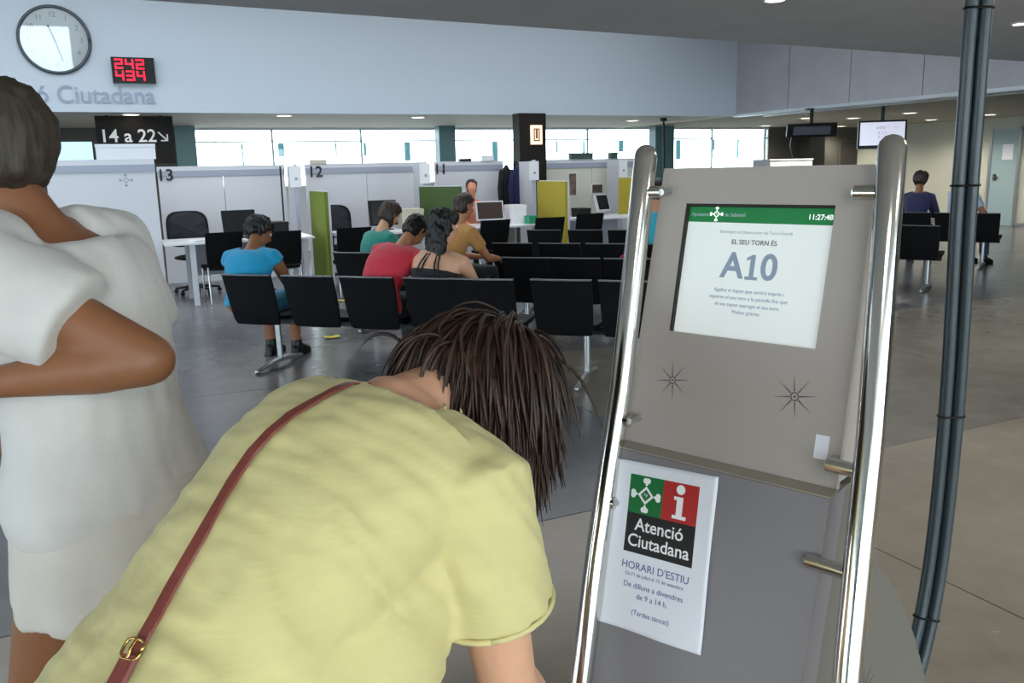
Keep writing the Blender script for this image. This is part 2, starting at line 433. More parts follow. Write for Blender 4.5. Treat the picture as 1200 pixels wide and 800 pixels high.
# dark columns and a dark doorway in the back wall, right of the windows
def column(px0, px1, v, name, label, m, z1=SOF_Z, depth=0.4):
    ua, ub = to_uv(at_v(px0, 170, v))[0], to_uv(at_v(px1, 170, v))[0]
    t = thing(name, label, 'column', W((ua + ub) / 2, v), HALL)
    MB().box((-(ub - ua) / 2, 0, 0.12), ((ub - ua) / 2, depth, z1)).build('shaft', m, t, bevel=0.01)
    MB().box((-(ub - ua) / 2 - 0.02, -0.02, 0), ((ub - ua) / 2 + 0.02, depth + 0.02, 0.12)).build('base', M_steel, t, bevel=0.006)
    return t, (ub - ua)
column(949, 967, 16.4, 'column', 'dark square column behind the hanging monitor seen from behind', mat('dark_column_paint', '#35332f', 0.5))
ua, ub = to_uv(at_v(984, 180, VW))[0], to_uv(at_v(1004, 180, VW))[0]
d3 = struct(hbox(ua, VW - 0.03, 0.01, ub, VW - 0.005, 1.98).build('door_3', mat('dark_door', '#3d3b37', 0.5)))
mb = MB(); hbox(ua - 0.05, VW - 0.04, 0, ua, VW - 0.001, 2.04, mb); hbox(ub, VW - 0.04, 0, ub + 0.05, VW - 0.001, 2.04, mb); hbox(ua, VW - 0.04, 1.98, ub, VW - 0.001, 2.04, mb)
mb.build('door_frame', M_dark, d3)

# ------------------------------------------------------------------ black pillar with the lit pictogram
VP = 12.6
tp, wdt = column(609, 640, VP, 'pillar', 'black pillar with a small lit square pictogram near its top', M_signblack, SOF_Z, 0.25)
pc = at_v(628, 158, VP); pz = pc.z; ppx = (pc - W(*to_uv(tp.location))).dot(UX)
lit = MB().box((ppx - 0.1, -0.03, pz - 0.15), (ppx + 0.1, 0, pz + 0.15)).build('lit_sign', mat('lit_warm_sign', '#ffd9b8', 0.4, emit=0.9), tp, bevel=0.012)
mb = MB()
for (a, c, e, f) in ((-0.055, -0.1, -0.035, 0.1), (0.035, -0.1, 0.055, 0.1), (-0.055, -0.1, 0.055, -0.08), (-0.02, -0.06, 0.02, 0.1), (-0.055, 0.085, 0.055, 0.1)):
    mb.box((ppx + a, -0.034, pz + c), (ppx + e, -0.03, pz + f))
mb.build('pictogram', mat('sign_brown', '#8a6a55', 0.5), lit)

# ------------------------------------------------------------------ wall clock, red display, lettering, hanging sign
cp = at_v(64, 47, 13.0)
clk = thing('wall_clock', 'large round white wall clock with thin dark rim on blue wall', 'clock', cp, HALL)
R_ = 0.41
def disc(y0, y1, r, n=48): return MB().tube([(0, y0, 0), (0, y1, 0)], r, n)
disc(-0.015, 0, R_).build('back_plate', M_black, clk, smooth=40)
mb = MB(); ring = []
for k in range(49):
    a = 2 * PI * k / 48; ring.append((math.cos(a) * R_, -0.03, math.sin(a) * R_))
mb.tube(ring, 0.022, 8).build('rim', mat('dark_slate_rim', '#3c4650', 0.35), clk, smooth=True)
face = disc(-0.022, -0.015, R_ - 0.012).build('face', mat('clock_face', '#f2f6fa', 0.5), clk)
for k in range(12):
    a = PI / 2 - 2 * PI * (k + 1) / 12
    for i_, ch in enumerate(str(k + 1)):
        text('numeral', ch, 0.09, M_scrgrey, face, Matrix.Translation((math.cos(a) * 0.31 + (0 if k < 9 else (-0.022, 0.022)[i_]), -0.0235, math.sin(a) * 0.31)) @ Matrix.Rotation(PI / 2, 4, 'X'))
for nm, ang, ln, w_ in (('hour_hand', 342, 0.19, 0.012), ('minute_hand', 165, 0.28, 0.008)):
    M = Matrix.Rotation(math.radians(ang), 4, 'Y')
    MB().box((-w_, -0.028, -0.04), (w_, -0.025, ln), M).build(nm, M_ink, clk)
cgm = D.meshes.new('cover_glass'); cgm.from_pydata([((R_ - 0.01) * math.cos(2 * PI * k / 48), -0.041, (R_ - 0.01) * math.sin(2 * PI * k / 48)) for k in range(48)], [], [tuple(range(48))])
put('cover_glass', cgm, M_clockglass, clk)

dp_ = at_v(156, 83, 12.99)
led = thing('led_display', 'small black display with red glowing digits on blue wall', 'display', dp_, HALL)
a0 = to_uv(at_v(131, 83, 13.0))[0] - to_uv(dp_)[0]; a1 = to_uv(at_v(181, 83, 13.0))[0] - to_uv(dp_)[0]
MB().box((a0, -0.08, -0.165), (a1, 0, 0.165)).build('housing', M_black, led, bevel=0.01)
segs = {'2': 'abged', '4': 'fgbc', '3': 'abgcd', '9': 'abcdfg'}
def digit(ch, x, z, w_, h_, nm):
    mb = MB(); t = 0.018
    P = {'a': (0, h_ - t, w_, h_), 'g': (0, h_ / 2 - t / 2, w_, h_ / 2 + t / 2), 'd': (0, 0, w_, t), 'f': (0, h_ / 2, t, h_), 'b': (w_ - t, h_ / 2, w_, h_), 'e': (0, 0, t, h_ / 2), 'c': (w_ - t, 0, w_, h_ / 2)}
    for q in segs[ch]:
        p = P[q]; mb.box((x + p[0], -0.088, z + p[1]), (x + p[2], -0.08, z + p[3]))
    mb.build(nm, M_led, led)
for row, z in (('242', 0.015), ('434', -0.135)):
    for i, ch in enumerate(row): digit(ch, a0 + 0.04 + i * 0.13, z, 0.1, 0.125, 'digit')
lp = at_v(182, 113, 13.0)
lt = thing('wall_lettering', 'pale slate letters reading Atenció Ciutadana on the blue wall', 'lettering', lp, HALL)
text('letters', 'Atenció Ciutadana', 0.32, M_lettering, lt, Matrix.Translation((0, -0.012, 0)) @ Matrix.Rotation(PI / 2, 4, 'X'), 'RIGHT', 0.006, 0.004, 0.93)

VS = 13.6
sa, sb, sc_ = at_v(110, 133, VS), at_v(201, 133, VS), at_v(156, 192, VS)
sg = thing('counter_sign', 'dark hanging sign board reading 14 a 22 with an arrow', 'sign', W((to_uv(sa)[0] + to_uv(sb)[0]) / 2, VS, 0), HALL)
hw = (to_uv(sb)[0] - to_uv(sa)[0]) / 2; zb = sc_.z
MB().box((-hw, -0.04, zb), (hw, 0.04, SOF_Z - 0.012)).build('board', M_signblack, sg, bevel=0.008)
for s_ in (-1, 1): MB().cyl((s_ * hw * 0.7, 0, SOF_Z - 0.012), (s_ * hw * 0.7, 0, SOF_Z), 0.015).build('hanger', M_black, sg)
zt = at_v(155, 160, VS).z
text('lettering', '14 a 22', 0.25, M_printwhite, sg, Matrix.Translation((-0.1, -0.0405, zt)) @ Matrix.Rotation(PI / 2, 4, 'X'), 'CENTER', 0.012)
mb = MB(); ax = hw - 0.15
M = Matrix.Translation((ax, 0, zt))
mb.tube([M @ V((-0.06, -0.042, 0.06)), M @ V((0.05, -0.042, -0.05))], 0.012, 6); mb.tube([M @ V((0.06, -0.042, 0.03)), M @ V((0.06, -0.042, -0.06)), M @ V((-0.03, -0.042, -0.06))], 0.012, 6)
mb.build('arrow', M_printwhite, sg)

# ------------------------------------------------------------------ downlights
M_ring = mat('lamp_ring', '#e6e4de', 0.4)
def downlight(p, r, label, group=None, watts=0, size=80):
    t = thing('downlight', label, 'light', p, 0, group)
    mb = MB(); mb.loft([[V((math.cos(2 * PI * i / 20) * rr, math.sin(2 * PI * i / 20) * rr, z)) for i in range(20)] for rr, z in ((r * 1.25, 0), (r * 1.25, -0.006), (r, -0.012), (r * 0.98, 0))], False)
    mb.build('ring', M_ring, t, smooth=40)
    MB().tube([(0, 0, 0), (0, 0, -0.006)], r, 20).build('diffuser', M_lamp, t)
    if watts:
        l = D.lights.new('downlight_beam', 'SPOT'); l.energy = watts; l.spot_size = math.radians(size); l.spot_blend = 0.6; l.shadow_soft_size = r; l.color = (1.0, 0.93, 0.8)
        o = D.objects.new('downlight_beam', l); C.objects.link(o); o.parent = t; o.location = (0, 0, -0.03)
    return t
for px, py, how in ((155, 130, 'above the counter sign board'), (333, 135, 'above desk thirteen'), (490, 137, 'over the middle counters'), (630, 139, 'over the black pillar'), (741, 141, 'left of the kiosk top, over the far counters')):
    p = fl(px, py, SOF_Z)
    u, v = to_uv(p); p = W(u, max(v, 13.36), SOF_Z)
    downlight(p, 0.11, 'round recessed downlight in cream ceiling ' + how, 'downlights over the counters')
for px, py, how in ((897, 147, 'furthest left, by the window end'), (945, 138, 'over the monitor seen from behind'), (980, 148, 'just right of the monitor seen from behind'), (1000, 138, 'left of the lit monitor'), (1066, 132, 'above the lit monitor, to its right'), (1091, 140, 'behind the lit monitor, to its right'), (1160, 134, 'above the pale blue door')):
    p = fl(px, py, SOF_Z); u, v = to_uv(p); u = min(max(u, CORNER_U + 0.6), UR - 0.6); v = min(v, 16.4)
    downlight(W(u, v, SOF_Z), 0.12, 'round recessed downlight in passage ceiling ' + how, 'downlights in the passage', 115, 160)
for px, py, how in ((908, -1, 'cut by the top of the frame'), (1197, 27, 'at the right edge of the frame')):
    downlight(fl(px, py, 2.65), 0.07, 'small recessed downlight in low grey ceiling ' + how, 'downlights in the low ceiling', 14, 100)

def added_lamp_panel(u, v, sx, sy, watts, how):  # unseen lamps added to brighten the floor and the foreground
    t = thing('added_ceiling_lamp', 'added unseen lamp panel in the low grey ceiling ' + how, 'light', W(u, v, 2.65), HALL, 'added lamp panels in the low ceiling')
    mb = MB()
    for a, b_, c, d in ((-sx / 2 - 0.04, -sy / 2 - 0.04, sx / 2 + 0.04, -sy / 2), (-sx / 2 - 0.04, sy / 2, sx / 2 + 0.04, sy / 2 + 0.04), (-sx / 2 - 0.04, -sy / 2, -sx / 2, sy / 2), (sx / 2, -sy / 2, sx / 2 + 0.04, sy / 2)):
        mb.box((a, b_, -0.03), (c, d, 0))
    mb.build('frame', M_ring, t); MB().box((-sx / 2, -sy / 2, -0.012), (sx / 2, sy / 2, -0.002)).build('diffuser', mat('added_panel_diffuser', '#fff6ea', 0.5, emit=2.0) if 'added_panel_diffuser' not in D.materials else D.materials['added_panel_diffuser'], t)
    l = D.lights.new('added_panel_light', 'AREA'); l.shape = 'RECTANGLE'; l.size = sx; l.size_y = sy; l.energy = watts; l.color = (1.0, 0.95, 0.88)
    o = D.objects.new('added_panel_light', l); C.objects.link(o); o.parent = t; o.location = (0, 0, -0.03)
added_lamp_panel(4.6, 1.4, 1.2, 0.6, 22, 'to the right of the camera')
added_lamp_panel(7.6, 3.2, 1.2, 0.6, 30, 'far to the right of the camera')
added_lamp_panel(-0.5, -2.2, 1.2, 0.6, 45, 'behind the camera')
added_lamp_panel(3.2, -2.4, 1.2, 0.6, 45, 'behind the camera and to its right')
# ------------------------------------------------------------------ ticket kiosk
K_S = 1.14
KO = V((0.4203 * K_S, 1.3394 * K_S, 0)); KR = math.radians(-42.7)
kio = thing('ticket_kiosk', 'grey ticket kiosk with lit screen between two polished steel rails', 'kiosk', KO, KR)
TOPZ, LEDZ = 1.494, 1.006
def kb(z): return -0.185 + (z - LEDZ) * (0.111 / 0.488)          # front face of the upper panel
KW = 0.2
def kmat(x, z, off=0.0, tilt=math.atan(0.111 / 0.488)):          # x right, y up the panel, z out of it
    n = V((0, -math.cos(tilt), math.sin(tilt)))
    yv = V((0, math.sin(tilt), math.cos(tilt)))
    p = V((x, kb(z), z)) + n * off
    return Matrix((V((1, 0, 0)), yv, n)).transposed().to_4x4(), p
def kM(x, z, off=0.0):
    M, p = kmat(x, z, off); return Matrix.Translation(p) @ M
# upper housing with an opening for the screen
SX0, SX1, SZ0, SZ1 = -0.136, 0.136, 1.2065, 1.4316
mb = MB(); dp = 0.012
def slab(x0, x1, z0, z1, d=dp, x0t=None, x1t=None):
    vs = []
    for (xa, xb, z) in ((x0, x1, z0), (x0 if x0t is None else x0t, x1 if x1t is None else x1t, z1)):
        for off in (0, -d):
            _, p = kmat(0, z, off)
            vs.append([V((xa, p.y, p.z)), V((xb, p.y, p.z))])
    r1 = [vs[0][0], vs[0][1], vs[1][1], vs[1][0]]; r2 = [vs[2][0], vs[2][1], vs[3][1], vs[3][0]]
    mb.loft([r1, r2])
def kwx(z): return KW - 0.008 * (z - LEDZ) / 0.488
slab(-kwx(LEDZ), kwx(LEDZ), LEDZ - 0.01, SZ0, dp, -kwx(SZ0), kwx(SZ0))
slab(-kwx(SZ1), kwx(SZ1), SZ1, TOPZ, dp, -kwx(TOPZ), kwx(TOPZ))
slab(-kwx(SZ0), SX0, SZ0, SZ1, dp, -kwx(SZ1)); slab(SX1, kwx(SZ0), SZ0, SZ1, dp, SX1, kwx(SZ1))
fp = mb.build('front_panel', M_kiosk, kio)
mb = MB()
mb.prism([(kb(LEDZ - 0.01) + 0.0125, LEDZ - 0.01), (kb(TOPZ) + 0.0125, TOPZ - 0.002), (kb(TOPZ) + 0.07, TOPZ - 0.02), (kb(LEDZ) + 0.16, LEDZ - 0.01)], lambda a, b_, t: V((t, a, b_)), -KW + 0.012, KW - 0.012)
mb.build('upper_housing', M_kiosk, kio, bevel=0.006)
# lower front panel stands proud and makes a small ledge
LT = LEDZ - 0.012; lt_b = kb(LT) - 0.032
def lb(z): return lt_b - (LT - z) * 0.255
mb = MB()
mb.prism([(lb(LT), LT), (kb(LT) + 0.03, LT + 0.004), (lb(0.1) + 0.06, 0.1), (lb(0.1), 0.1)], lambda a, b_, t: V((t, a, b_)), -KW - 0.004, KW + 0.004)
mb.build('lower_panel', M_kiosk_low, kio, bevel=0.004)
mb = MB(); mb.prism([(lb(LT) + 0.002, LT), (kb(LT) + 0.001, LT), (kb(LT) + 0.001, LT + 0.006), (lb(LT) + 0.002, LT + 0.003)], lambda a, b_, t: V((t, a, b_)), -KW - 0.003, KW + 0.003)
mb.build('ledge', M_ledge, kio)
arc = [(0.839, -0.036), (0.773, 0.055), (0.72, 0.118), (0.666, 0.172), (0.6, 0.235), (0.53, 0.293), (0.46, 0.342), (0.40, 0.383), (0.342, 0.4186), (0.22, 0.477), (0.1, 0.51), (0.03, 0.52)]
poly = [(b_, z) for z, b_ in arc]
poly = [(kb(LEDZ) + 0.13, LEDZ - 0.02)] + [(kb(LEDZ) + 0.146, 0.94), (-0.085, 0.89)] + poly + [(lb(0.1) + 0.08, 0.03), (lb(0.1) + 0.03, 0.1), (lb(LT) + 0.03, LT - 0.002)]
MB().prism(poly, lambda a, b_, t: V((t, a, b_)), -KW + 0.005, KW - 0.005).build('rear_body', mat('shaded_grey_powder_coat', '#6b6860', 0.5, bump=0.03, bscale=700), kio, bevel=0.004)  # shade on the kiosk's side is put into this darker colour
MB().box((-KW + 0.02, lb(0.1) + 0.05, 0), (KW - 0.02, 0.5, 0.05)).build('plinth', M_black, kio)
# screen, sunk behind the panel
SW, SH = SX1 - SX0, (SZ1 - SZ0) / math.cos(math.atan(0.111 / 0.488))
ZC = (SZ0 + SZ1) / 2
SM = kM(0, ZC, -0.011)
scr = MB().box((-SW / 2 - 0.003, -SH / 2 - 0.003, -0.004), (SW / 2 + 0.003, SH / 2 + 0.003, 0), SM).build('screen', M_screen, kio)
MB().box((-SW / 2, SH / 2 - 0.031, 0.0002), (SW / 2, SH / 2, 0.0006), SM).build('header_bar', M_scrgreen, scr)
mb = MB(); tf = 0.0035                                     # thin dark reveal round the screen
mb.box((-SW / 2, SH / 2 - 0.004, 0.0006), (SW / 2, SH / 2, 0.0095), SM); mb.box((-SW / 2, -SH / 2, 0.0006), (-SW / 2 + tf, SH / 2, 0.0095), SM)
mb.build('bezel', M_hole, scr)
def st(nm, s, x, y, size, m, al='CENTER', bold=0.0): return text(nm, s, size, m, scr, SM @ Matrix.Translation((x, y, 0.0007)), al, bold, 0.0002)
hy = SH / 2 - 0.0175
st('header_text', 'Ajuntament', -0.128, hy, 0.0088, M_scrpale, 'LEFT')
st('header_text', 'de Sabadell', -0.062, hy, 0.0088, M_scrpale, 'LEFT')
st('clock_text', '11:27:48', 0.131, hy - 0.001, 0.0122, M_scrwhite, 'RIGHT', 0.012)
def emblem(M, r, nm, parent, m, t=0.0004):
    mb = MB()
    a, b_ = r * 0.55, r * 0.36
    for k in range(4):
        q = Matrix.Rotation(k * PI / 2, 4, 'Z')
        P = [V((a, 0, 0)), V((0, a, 0)), V((0, b_, 0)), V((b_, 0, 0))]
        lo = [M @ (q @ p) for p in P]; hi = [M @ (q @ (p + V((0, 0, t)))) for p in P]
        mb.loft([lo, hi])
        for cx, rr in ((r * 0.86, r * 0.17), (r * 0.66, r * 0.09)):
            for s_ in ((-0.09, 0.09) if cx > r * 0.8 else (0,)):
                c = V((cx, s_ * r, 0))
                mb.loft([[M @ (q @ (c + V((math.cos(2 * PI * i / 12) * rr, math.sin(2 * PI * i / 12) * rr, z)))) for i in range(12)] for z in (0, t)])
    for dx, dy, dw, dh in ((-0.1, -0.02, 0.03, 0.16), (0.02, -0.12, 0.03, 0.16), (-0.03, 0.05, 0.12, 0.03), (0.09, -0.03, 0.03, 0.1)):
        mb.box((r * dx, r * dy, 0), (r * (dx + dw), r * (dy + dh), t), M)
    return mb.build(nm, m, parent)
emblem(SM @ Matrix.Translation((-0.082 + 0.004, hy + 0.001, 0.0007)), 0.0125, 'emblem', scr, M_scrwhite)
st('greeting_text', 'Benvinguts al Dispensador de Torn Ciutadà', 0, SH / 2 - 0.047, 0.0076, M_scrpale)
st('turn_text', 'EL SEU TORN ÉS', 0, SH / 2 - 0.0645, 0.0116, M_scrdark, 'CENTER', 0.006)
ty = SH / 2 - 0.107
st('ticket_number', 'A', -0.034, ty, 0.062, M_scrgrey, 'CENTER', 0.022); st('ticket_number', '0', 0.0335, ty, 0.062, M_scrgrey, 'CENTER', 0.022)
mb = MB()
mb.prism([(-0.0115, -0.021), (0.0115, -0.021), (0.0115, -0.0155), (0.0042, -0.0155), (0.0042, 0.0222), (-0.001, 0.0222), (-0.0115, 0.0165), (-0.0115, 0.0115), (-0.0042, 0.0145), (-0.0042, -0.0155), (-0.0115, -0.0155)], lambda a, b_, t: SM @ V((a + 0.003, b_ + ty, t)), 0.0006, 0.0009)
mb.build('ticket_number', M_scrgrey, scr)
for k, s in enumerate(('Agafeu el tiquet que sortirà imprès i', 'espereu el seu torn a la pantalla fins que', 'el seu tiquet aparegui al seu torn.', 'Moltes gràcies')):
    st('message_text', s, 0.002, SH / 2 - 0.1485 - k * 0.0122, 0.0089, M_scrgrey)
# perforated star speakers
def star(M, r, nm, parent):
    mb = MB(); n = 10; ang0 = 0.15
    for k in range(8):
        q = Matrix.Rotation(k * PI / 4 + ang0, 4, 'Z')
        for i in range(9):
            d0 = r * (0.3 + 0.085 * i); h = r * (0.034 - 0.0022 * i)
            mb.loft([[M @ (q @ V((d0 + math.cos(2 * PI * j / 6) * h * 1.25, math.sin(2 * PI * j / 6) * h, z))) for j in range(6)] for z in (0.0, 0.0005)])
    for i in range(14):
        a = 2 * PI * i / 14
        mb.loft([[M @ V((math.cos(a) * r * 0.19 + math.cos(2 * PI * j / 6) * r * 0.036, math.sin(a) * r * 0.19 + math.sin(2 * PI * j / 6) * r * 0.036, z)) for j in range(6)] for z in (0.0, 0.0005)])
    mb.loft([[M @ V((math.cos(2 * PI * j / 8) * r * 0.05, math.sin(2 * PI * j / 8) * r * 0.05, z)) for j in range(8)] for z in (0.0, 0.0005)])
    return mb.build(nm, M_hole, parent)
star(kM(-0.115, 1.121, 0.0001), 0.032, 'speaker_holes', fp)
star(kM(0.113, 1.128, 0.0001), 0.034, 'speaker_holes', fp)
star(Matrix.Translation((KW - 0.0049, 0.012, 0.55)) @ Matrix((V((0, 1, 0)), V((0, 0, 1)), V((1, 0, 0)))).transposed().to_4x4(), 0.045, 'side_speaker_holes', kio)
# rails
def rail_pts(side):
    out = []
    for z in (1.517, 1.40, 1.25, 1.10, 0.95, 0.80, 0.65, 0.50, 0.35, 0.2, 0.06):
        off = 0.028 + min(0.02, max(0, 1.05 - z) * 0.12)
        b_ = kb(z) - off - max(0, 1.0 - z) ** 2 * 0.05
        x = -0.217 + (1.5 - z) * 0.033 if side < 0 else 0.2215 + (1.5 - z) * 0.068
        out.append(V((x, b_, z)))
    return out
for side, word in ((-1, 'left'), (1, 'right')):
    pts = rail_pts(side)
    rl = MB().tube(pts, 0.021, 28, dome=True).build('rail', M_chrome, kio, smooth=True)
    for z in (1.452, 1.045, 0.90, 0.45):
        i = min(range(len(pts)), key=lambda k: abs(pts[k].z - z))
        ps = [p for p in pts]; x = None
        for a, c in zip(ps, ps[1:]):
            if c.z <= z <= a.z: f = (a.z - z) / (a.z - c.z); x = a.lerp(c, f)
        inner = V((side * (KW - (0.026 if z > 1.2 or side < 0 else (0.008 if z > 1.0 else 0.014))), x.y + 0.002, z + 0.0))
        MB().cyl(x, inner, 0.0115, 18).build('bracket', M_chrome, rl, smooth=40)
        MB().cyl(inner + V((0, -0.003, 0)), inner + V((0, kb(z) - inner.y + 0.02, 0.0)), 0.006, 10).build('bracket_pin', M_steel, rl)
MB().box((-0.011, -0.019, 0), (0.011, 0.019, 0.0006), kM(0.168, 1.058, 0.0003)).build('sticker', M_paper, fp)

# ------------------------------------------------------------------ notice taped to the kiosk
ltilt = math.atan(0.255)
PM0 = Matrix((V((1, 0, 0)), V((0, math.sin(ltilt), math.cos(ltilt))), V((0, -math.cos(ltilt), math.sin(ltilt))))).transposed().to_4x4()
pz_ = 0.838
PMx = local_at(KO, KR) @ Matrix.Translation(V((-0.078, lb(pz_), pz_))) @ PM0 @ Matrix.Rotation(math.radians(3.0), 4, 'Z') @ Matrix.Translation((0, 0, 0.0012))
pst = thing('notice_sheet', 'white paper notice with green and red emblem on the kiosk front', 'poster', (0, 0, 0))
pst.matrix_world = PMx
PW, PH = 0.207, 0.297
def wave(x, y):                                           # a limp sheet: slightly lifted edges
    return 0.0035 * (abs(x) / (PW / 2)) ** 4 * (0.5 + 0.5 * math.sin(y * 22 + x * 9)) + 0.004 * max(0, (-y - 0.11) / 0.04) ** 2 * (0.6 + 0.4 * math.sin(x * 40)) + 0.0009 * math.sin(x * 30 + 1) * math.sin(y * 26)+0.0012
bm = bmesh.new(); G = [[bm.verts.new((-PW / 2 + PW * i / 24, -PH / 2 + PH * j / 34, wave(-PW / 2 + PW * i / 24, -PH / 2 + PH * j / 34))) for i in range(25)] for j in range(35)]
for j in range(34):
    for i in range(24): bm.faces.new((G[j][i], G[j][i + 1], G[j + 1][i + 1], G[j + 1][i]))
me = D.meshes.new('sheet'); bm.to_mesh(me); bm.free()
sheet = put('sheet', me, M_paper, pst, True)
so = sheet.modifiers.new('thickness', 'SOLIDIFY'); so.thickness = 0.0004; so.offset = -1
def printed(nm, x0, y0, x1, y1, m, z=0.0002):
    bm = bmesh.new(); nx, ny = 8, 8
    G = [[bm.verts.new((x0 + (x1 - x0) * i / nx, y0 + (y1 - y0) * j / ny, wave(x0 + (x1 - x0) * i / nx, y0 + (y1 - y0) * j / ny) + z)) for i in range(nx + 1)] for j in range(ny + 1)]
    for j in range(ny):
        for i in range(nx): bm.faces.new((G[j][i], G[j][i + 1], G[j + 1][i + 1], G[j + 1][i]))
    me = D.meshes.new(nm); bm.to_mesh(me); bm.free(); return put(nm, me, m, sheet)
def bend(o, z=0.0004):
    for v in o.data.vertices: v.co.z += wave(v.co.x, v.co.y) + z
    return o
def pt(nm, s, x, y, size, m, bold=0.0, al='CENTER'): return bend(text(nm, s, size, m, sheet, Matrix.Translation((x, y, 0)), al, bold, 0.0001))
lx0, lx1, ly1 = -0.068, 0.071, 0.126
lym, ly0 = 0.058, -0.012
printed('green_square', lx0, lym, (lx0 + lx1) / 2, ly1, M_green); printed('red_square', (lx0 + lx1) / 2, lym, lx1, ly1, M_red)
printed('black_square', lx0, ly0, lx1, lym, M_ink)
bend(emblem(Matrix.Translation(((lx0 * 3 + lx1) / 4, (lym + ly1) / 2, 0)), 0.030, 'emblem', sheet, M_printwhite, 0.0002))
xi, yi = (lx0 + lx1 * 3) / 4, (lym + ly1) / 2
mb = MB()
for a in ((-0.006, -0.028, 0.006, 0.01), (-0.013, -0.028, 0.014, -0.022), (-0.012, 0.004, 0.004, 0.01)): mb.box((xi + a[0], yi + a[1], 0), (xi + a[2], yi + a[3], 0.0002))
mb.loft([[V((xi - 0.0005 + math.cos(2 * PI * j / 18) * 0.0085, yi + 0.0225 + math.sin(2 * PI * j / 18) * 0.0085, z)) for j in range(18)] for z in (0, 0.0002)])
bend(mb.build('information_mark', M_printwhite, sheet))
pt('title_text', 'Atenció', 0.0, 0.038, 0.031, M_printwhite, 0.012); pt('title_text', 'Ciutadana', 0.001, 0.009, 0.031, M_printwhite, 0.012)
pt('heading_text', "HORARI D'ESTIU", 0, -0.035, 0.0185, M_blueink, 0.004)
pt('date_text', "De l'1 de juliol al 15 de setembre", 0, -0.05, 0.0088, M_blueink)
pt('hours_text', 'De dilluns a divendres', 0, -0.069, 0.0135, M_blueink); pt('hours_text', 'de 9 a 14 h.', 0, -0.0865, 0.0135, M_blueink)
pt('closing_text', '(Tardes tancat)', 0, -0.115, 0.0125, M_blueink)

# ------------------------------------------------------------------ pair of grey conduits coming down behind the kiosk
def conduit_path():
    out = []
    for x, y, Y in ((1148, 0, 1.98), (1138, 125, 1.98), (1129, 250, 1.98), (1123, 360, 1.985), (1116, 470, 1.99), (1106, 580, 1.99), (1095, 670, 1.98), (1082, 740, 1.96), (1062, 812, 1.93), (1030, 880, 1.9)):
        out.append(at_y(x, y, Y))
    a = out[0]; d = (out[0] - out[1]).normalized()
    return [V((a.x + 0.02, a.y, 2.65)), V((a.x + 0.012, a.y, 2.3))] + out
cpth = conduit_path()
# smooth it
def resample(P, n):
    out = []
    for k in range(n):
        f = k / (n - 1) * (len(P) - 1); i = min(int(f), len(P) - 2); t = f - i
        p0, p1, p2, p3 = P[max(i - 1, 0)], P[i], P[i + 1], P[min(i + 2, len(P) - 1)]
        out.append(0.5 * ((2 * p1) + (p2 - p0) * t + (2 * p0 - 5 * p1 + 4 * p2 - p3) * t * t + (3 * p1 - p0 - 3 * p2 + p3) * t ** 3))
    return out
cs = resample(cpth, 60)
cd = thing('conduit_pair', 'two grey plastic conduits strapped together, hanging from ceiling to kiosk', 'pipe', (cs[-1].x, cs[-1].y, 0))
off = cd.location
for s_ in (-1, 1): MB().tube([p + V((s_ * 0.0158, 0, 0)) - off for p in cs], 0.0145, 18).build('conduit', M_tubeg, cd, smooth=True)
MB().tube([p + V((0, 0.012, 0)) - off for p in cs], 0.006, 8).build('inner_cable', M_black, cd, smooth=True)
for py in (22, 225, 482, 728):
    p = min(cs, key=lambda q: abs(400 - FPX * (q - V((0, 0, EYE))).dot(UP) / (q - V((0, 0, EYE))).dot(FWD) - py))
    i = cs.index(p); d = (cs[min(i + 1, 59)] - cs[i - 1]).normalized()
    mb = MB(); x, y = frame_of(d); rg = []
    e1 = V((1, 0, 0)); e1 = (e1 - d * e1.dot(d)).normalized(); e2 = d.cross(e1)
    for k in range(25):
        a = 2 * PI * k / 24; rg.append(p - off + e1 * (math.cos(a) * 0.0155 + (0.0158 if math.cos(a) > 0 else -0.0158)) + e2 * math.sin(a) * 0.0158)
    mb.tube(rg, 0.0028, 6).build('strap', M_black, cd)

# ------------------------------------------------------------------ beam seating
FAC = math.radians(-18)
def rotz(v, a): return Matrix.Rotation(a, 3, 'Z') @ V(v)
def seat_shell():
    mb = MB(); rings = []
    for z, y, hw_, t in ((0.37, -0.195, 0.185, 0.02), (0.42, -0.215, 0.197, 0.024), (0.55, -0.25, 0.205, 0.024), (0.68, -0.285, 0.208, 0.022), (0.765, -0.312, 0.21, 0.018)):
        r_ = []
        for k in range(7):
            x = -hw_ + 2 * hw_ * k / 6; r_.append(V((x, y - t / 2 - 0.018 * (1 - (x / hw_) ** 2), z)))
        for k in range(7):
            x = hw_ - 2 * hw_ * k / 6; r_.append(V((x, y + t / 2 - 0.018 * (1 - (x / hw_) ** 2), z)))
        rings.append(r_)
    mb.loft(rings); return mb.mesh('backrest')
def seat_pan():
    mb = MB(); rings = []
    for y, z, hw_, t in ((-0.2, 0.445, 0.2, 0.03), (-0.1, 0.43, 0.208, 0.035), (0.1, 0.44, 0.21, 0.035), (0.2, 0.445, 0.205, 0.03), (0.245, 0.425, 0.19, 0.02)):
        rings.append([V((-hw_, y, z)), V((0, y, z - 0.008)), V((hw_, y, z)), V((hw_, y, z - t)), V((0, y, z - t - 0.01)), V((-hw_, y, z - t))])
    mb.loft(rings); return mb.mesh('seat')
ME_BACK, ME_SEAT = seat_shell(), seat_pan()
ME_BACK.materials.append(M_blackf); ME_SEAT.materials.append(M_blackf)
mb = MB()
for k in range(6):
    xa, xb = -0.21 + 0.07 * k, -0.21 + 0.07 * (k + 1)
    mb.box((xa, -0.327 - 0.016 * (1 - ((xa + xb) / 0.42) ** 2), 0.762), (xb, -0.301 - 0.016 * (1 - ((xa + xb) / 0.42) ** 2), 0.771))
